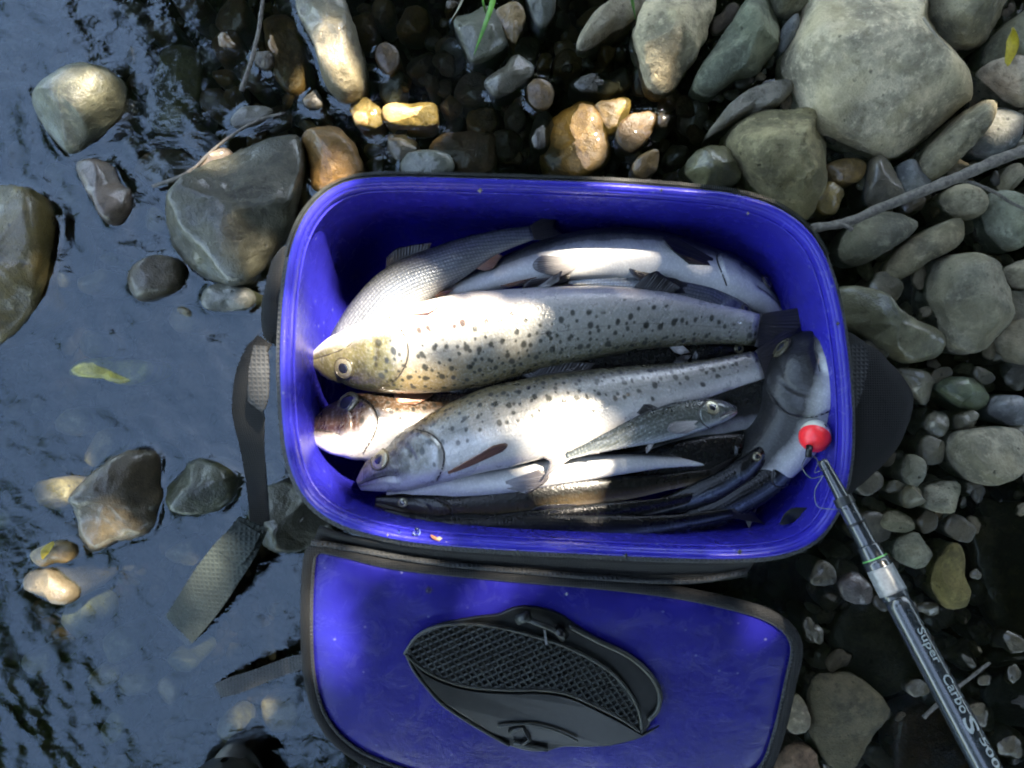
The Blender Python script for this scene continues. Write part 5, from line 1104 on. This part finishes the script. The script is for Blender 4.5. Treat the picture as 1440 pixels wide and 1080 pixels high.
for k, (x, y) in enumerate([(675,268),(728,790-14),(1040,776),(1052,300),(1178,455),(930,268),(545,752),(880,781),(1160,600)]):
    _lb = ['dark speck of dirt on the upper rim left of the middle', 'brown crumb on the lower rim below the pale fish', 'dark crumb on the lower rim towards its right end', 'grey crumb on the upper right curve of the rim', 'dark smudge of dirt on the right rim level with the curled head',
           'pale crumb on the upper rim right of the middle', 'dark crumb on the lower rim left of the water drop', 'small dark crumb on the lower rim right of the middle', 'brown crumb inside the right rim by the float'][k]
    V, Fc = stone_mesh(np.array([.0022, .0016, .0024, .0015, .002, .0018, .0026, .0014]) * random.uniform(.6, 1.1), .0012, -.0012, 0, 700 + k, .12, 2, .7, 5)
    o = mesh_obj('crumb', V, Fc, DEADLEAF if k % 3 else BARK); o.location = P(x, y, .2025 if k != 8 else .188); tag(o, _lb, 'crumb')

# ---------------------------------------------------------------- the tree overhead: its leaves give the dappled shade
HOLES = [  # sunny spots: photo x, y, half sizes (photo px), turn, height, how clear the gap is
 (452,398,40,84,0.1,.13,1), (408,505,3,110,0,.20,1), (575,395,36,24,-.6,.135,1), (650,436,92,26,-.15,.165,1), (605,495,32,44,0,.165,.95), (500,477,28,10,-.3,.155,1),
 (488,618,46,24,.2,.155,1), (448,655,30,52,0,.15,.95), (822,598,56,26,-.5,.175,1), (805,652,48,8,-.05,.155,1), (680,592,80,40,-.3,.17,.55), (870,360,130,24,0,.13,.88),
 (570,752,45,12,.1,.20,1), (500,808,62,30,.2,.16,.85), (480,890,32,42,0,.15,.95), (690,830,100,24,.1,.16,.8), (960,822,60,12,.2,.165,.8), (805,692,22,4,0,.15,1), (812,716,22,4,0,.15,1),
 (345,345,24,50,.2,.06,.86), (398,355,22,42,.3,.06,.86), (120,128,60,22,-.45,.04,.86), (470,50,18,50,.2,.05,.86), (492,112,18,22,0,.03,.95), (572,161,52,20,0,.0,1), (832,168,18,30,.3,.01,1),
 (880,162,10,18,0,.0,.95), (950,80,24,34,-.3,.055,1), (925,118,16,14,0,.04,1), (364,512,8,30,0,.16,1), (75,822,34,22,.3,.02,1), (308,818,30,26,-.6,.04,.95), (1428,128,22,26,0,.05,.95),
 (1245,815,20,28,.4,.26,1), (72,400,20,40,0,.03,.95), (165,800,32,42,0,-.06,.8), (80,650,20,34,0,-.06,.8), (470,232,28,26,0,.03,.95), (435,862,12,24,0,.15,.95), (300,235,24,18,0,.02,.95), (285,885,40,26,.2,-.06,.9), (340,985,34,30,0,-.06,.85), (110,700,20,40,0,-.05,.85), (575,562,18,6,0,.155,.9)]
def canopy():
    n = 104000; h = RNG.uniform(2.5, 4.3, n)
    # where each leaf's shadow falls, first for the patch of bank in view, then for the wider crown
    tx = np.concatenate([RNG.uniform(-0.95, 0.95, 26000), RNG.uniform(-3.9, 4.2, n - 26000)])
    ty = np.concatenate([RNG.uniform(-0.75, 0.75, 26000), RNG.uniform(-4.4, 2.4, n - 26000)])
    X = tx + h * SV.x / SV.z; Y = ty + h * SV.y / SV.z
    k = np.arange(n) < 26000
    open_ = (X < -0.85 + 0.5 * vnoise(X, Y, 1.3, 21)) & (Y < 0.05 + 0.27 * h + 0.35 * vnoise(X, Y, 1.1, 22)) | (X < -0.4 - 0.48 * h)
    keep = k | (~open_ & ~((np.abs(tx) < .9) & (np.abs(ty) < .72)))
    for px, py, ra, rb, rot, z, pr in HOLES:
        c = P(px, py, z); s = sc_at(z); a, b = ra * s + .016, rb * s + .016
        hx = X - (h - z) * SV.x / SV.z - c.x; hy = Y - (h - z) * SV.y / SV.z - c.y; cr, sr = math.cos(-rot), math.sin(-rot)
        u = (hx * cr - hy * sr) / a; v = (hx * sr + hy * cr) / b
        keep &= ~((u * u + v * v < 1) & (RNG.random(n) < pr))
    X, Y, h = X[keep], Y[keep], h[keep]; n = len(X)
    th = RNG.uniform(0, 6.283, n); ti = RNG.normal(0, .45, n); tj = RNG.normal(0, .45, n); ln_ = RNG.uniform(.026, .042, n) * np.where(k[keep], 1.0, 1.75); wd = ln_ * RNG.uniform(.42, .6, n)
    d = np.stack([np.cos(th), np.sin(th), ti], 1); d /= np.linalg.norm(d, axis=1)[:, None]; e = np.stack([-np.sin(th), np.cos(th), tj], 1); e /= np.linalg.norm(e, axis=1)[:, None]
    c = np.stack([X, Y, h], 1); up = np.array([0, 0, .006])
    V = np.stack([c - d * ln_[:, None], c + e * wd[:, None] + up, c + d * ln_[:, None], c - e * wd[:, None] + up], 1).reshape(-1, 3)
    return V, n
def leaves_obj(name, V, n, mat, parent):
    me = bpy.data.meshes.new(name); me.vertices.add(len(V)); me.vertices.foreach_set('co', V.ravel())
    b = np.arange(n) * 4; tri = np.stack([b, b + 1, b + 2, b, b + 2, b + 3], 1).ravel()
    me.loops.add(len(tri)); me.loops.foreach_set('vertex_index', tri); me.polygons.add(2 * n); me.polygons.foreach_set('loop_start', np.arange(0, 6 * n, 3)); me.polygons.foreach_set('loop_total', np.full(2 * n, 3))
    me.update(); me.validate(); me.materials.append(mat); return link(bpy.data.objects.new(name, me), parent)
def leaf_mat():
    m = M('tree_leaf'); g = m.n('NewGeometry'); c = m.ramp(g.outputs['Random Per Island'], [(0, (0.025, 0.05, 0.010)), (0.6, (0.04, 0.075, 0.016)), (1, (0.07, 0.10, 0.025))])
    m.set(Base_Color=c, Roughness=.5); t = m.t; tr = m.n('BsdfTranslucent'); t.links.new(c, tr.inputs[0]); mx = m.n('MixShader'); mx.inputs[0].default_value = .14
    t.links.new(m.b.outputs[0], mx.inputs[1]); t.links.new(tr.outputs[0], mx.inputs[2]); t.links.new(mx.outputs[0], m.out.inputs[0]); return m.m
LEAF = leaf_mat()
tree = empty('tree'); tag(tree, 'leafy tree on the bank whose crown hangs over the stones', 'tree')
V, n = canopy(); leaves_obj('crown', V, n, LEAF, tree)
def limb(a, b, r0, r1, sag=.2, n=14):
    a, b = Vector(a), Vector(b); return tube_data([a + (b - a) * (i / (n - 1)) + Vector((.08 * math.sin(i * 1.1), .08 * math.cos(i * .9), sag * math.sin(math.pi * i / (n - 1)))) for i in range(n)], list(np.linspace(r0, r1, n)), 10)
v, f = join(limb((3.6, 2.6, .5), (3.3, 2.5, 4.6), .17, .10, 0), limb((3.45, 2.55, 2.6), (1.9, -1.2, 4.5), .07, .015), limb((3.4, 2.5, 3.0), (-.9, 2.9, 4.4), .07, .015), limb((3.35, 2.5, 3.8), (2.6, .2, 4.6), .05, .01), limb((3.4, 2.5, 4.2), (3.9, 4.2, 6.0), .05, .01))
mesh_obj('trunk', v, f, TRUNK, tree)
def bank_tree(label, base, crown, rad, n, seed):
    r = np.random.default_rng(seed); t = empty('tree'); tag(t, label, 'tree', 'trees on the banks')
    cl = r.normal(0, .55, (26, 3)) * np.array(rad) + np.array(crown); c = cl[r.integers(0, 26, n)] + r.normal(0, .32, (n, 3)); th = r.uniform(0, 6.28, n); ln_ = r.uniform(.04, .07, n)
    d = np.stack([np.cos(th), np.sin(th), r.normal(0, .5, n)], 1); e = np.stack([-np.sin(th), np.cos(th), r.normal(0, .5, n)], 1); up = np.array([0, 0, .01])
    V = np.stack([c - d * ln_[:, None], c + e * .55 * ln_[:, None] + up, c + d * ln_[:, None], c - e * .55 * ln_[:, None] + up], 1).reshape(-1, 3)
    leaves_obj('crown', V, n, LEAF, t)
    b, k = Vector(base), Vector(crown); v, f = join(limb(base, crown, .12, .05, 0), *[limb(b + (k - b) * .6, tuple(q), .04, .01, .1) for q in cl[:7]]); mesh_obj('trunk', v, f, TRUNK, t)
bank_tree('leafy tree on the far bank mirrored in the lower left water', (-4.9, -3.6, .6), (-4.6, -3.3, 4.4), (1.5, 1.3, 1.2), 16000, 5)
bank_tree('second leafy tree farther up the far bank', (-7.0, 1.2, .6), (-6.6, 1.2, 4.6), (1.4, 2.0, 1.2), 12000, 6)

bank_tree('unseen leafy bush on the near bank, added to cut low sky light', (.6, -3.4, .1), (.6, -3.2, 2.5), (2.6, .8, 1.4), 22000, 7)  # this and the next two bushes: unseen, added to block low sky light
bank_tree('unseen leafy bush on the right bank, added to shade the stones', (3.7, -.8, .7), (3.5, -.8, 2.3), (.8, 2.3, 1.4), 22000, 8)
bank_tree('unseen leafy bush upstream, added to shut out sky light', (-.8, 4.6, .7), (-.6, 4.4, 2.6), (2.4, .8, 1.5), 20000, 9)

# things that would share a label are told apart by their order from left to right
from collections import defaultdict
_same = defaultdict(list)
for o in COL.objects:
    if o.parent is None and o.get('category') in ('pebble', 'stone'): _same[o['label']].append(o)
for lb, os_ in _same.items():
    if len(os_) < 2: continue
    os_.sort(key=lambda o: o.location.x); n_ = len(os_)
    for i_, o in enumerate(os_): o['label'] = ('leftmost ' if i_ == 0 else 'rightmost ' if i_ == n_ - 1 else 'middle ' if n_ == 3 else 'second ' if i_ == 1 else 'third ' if i_ == 2 else 'fourth ') + lb
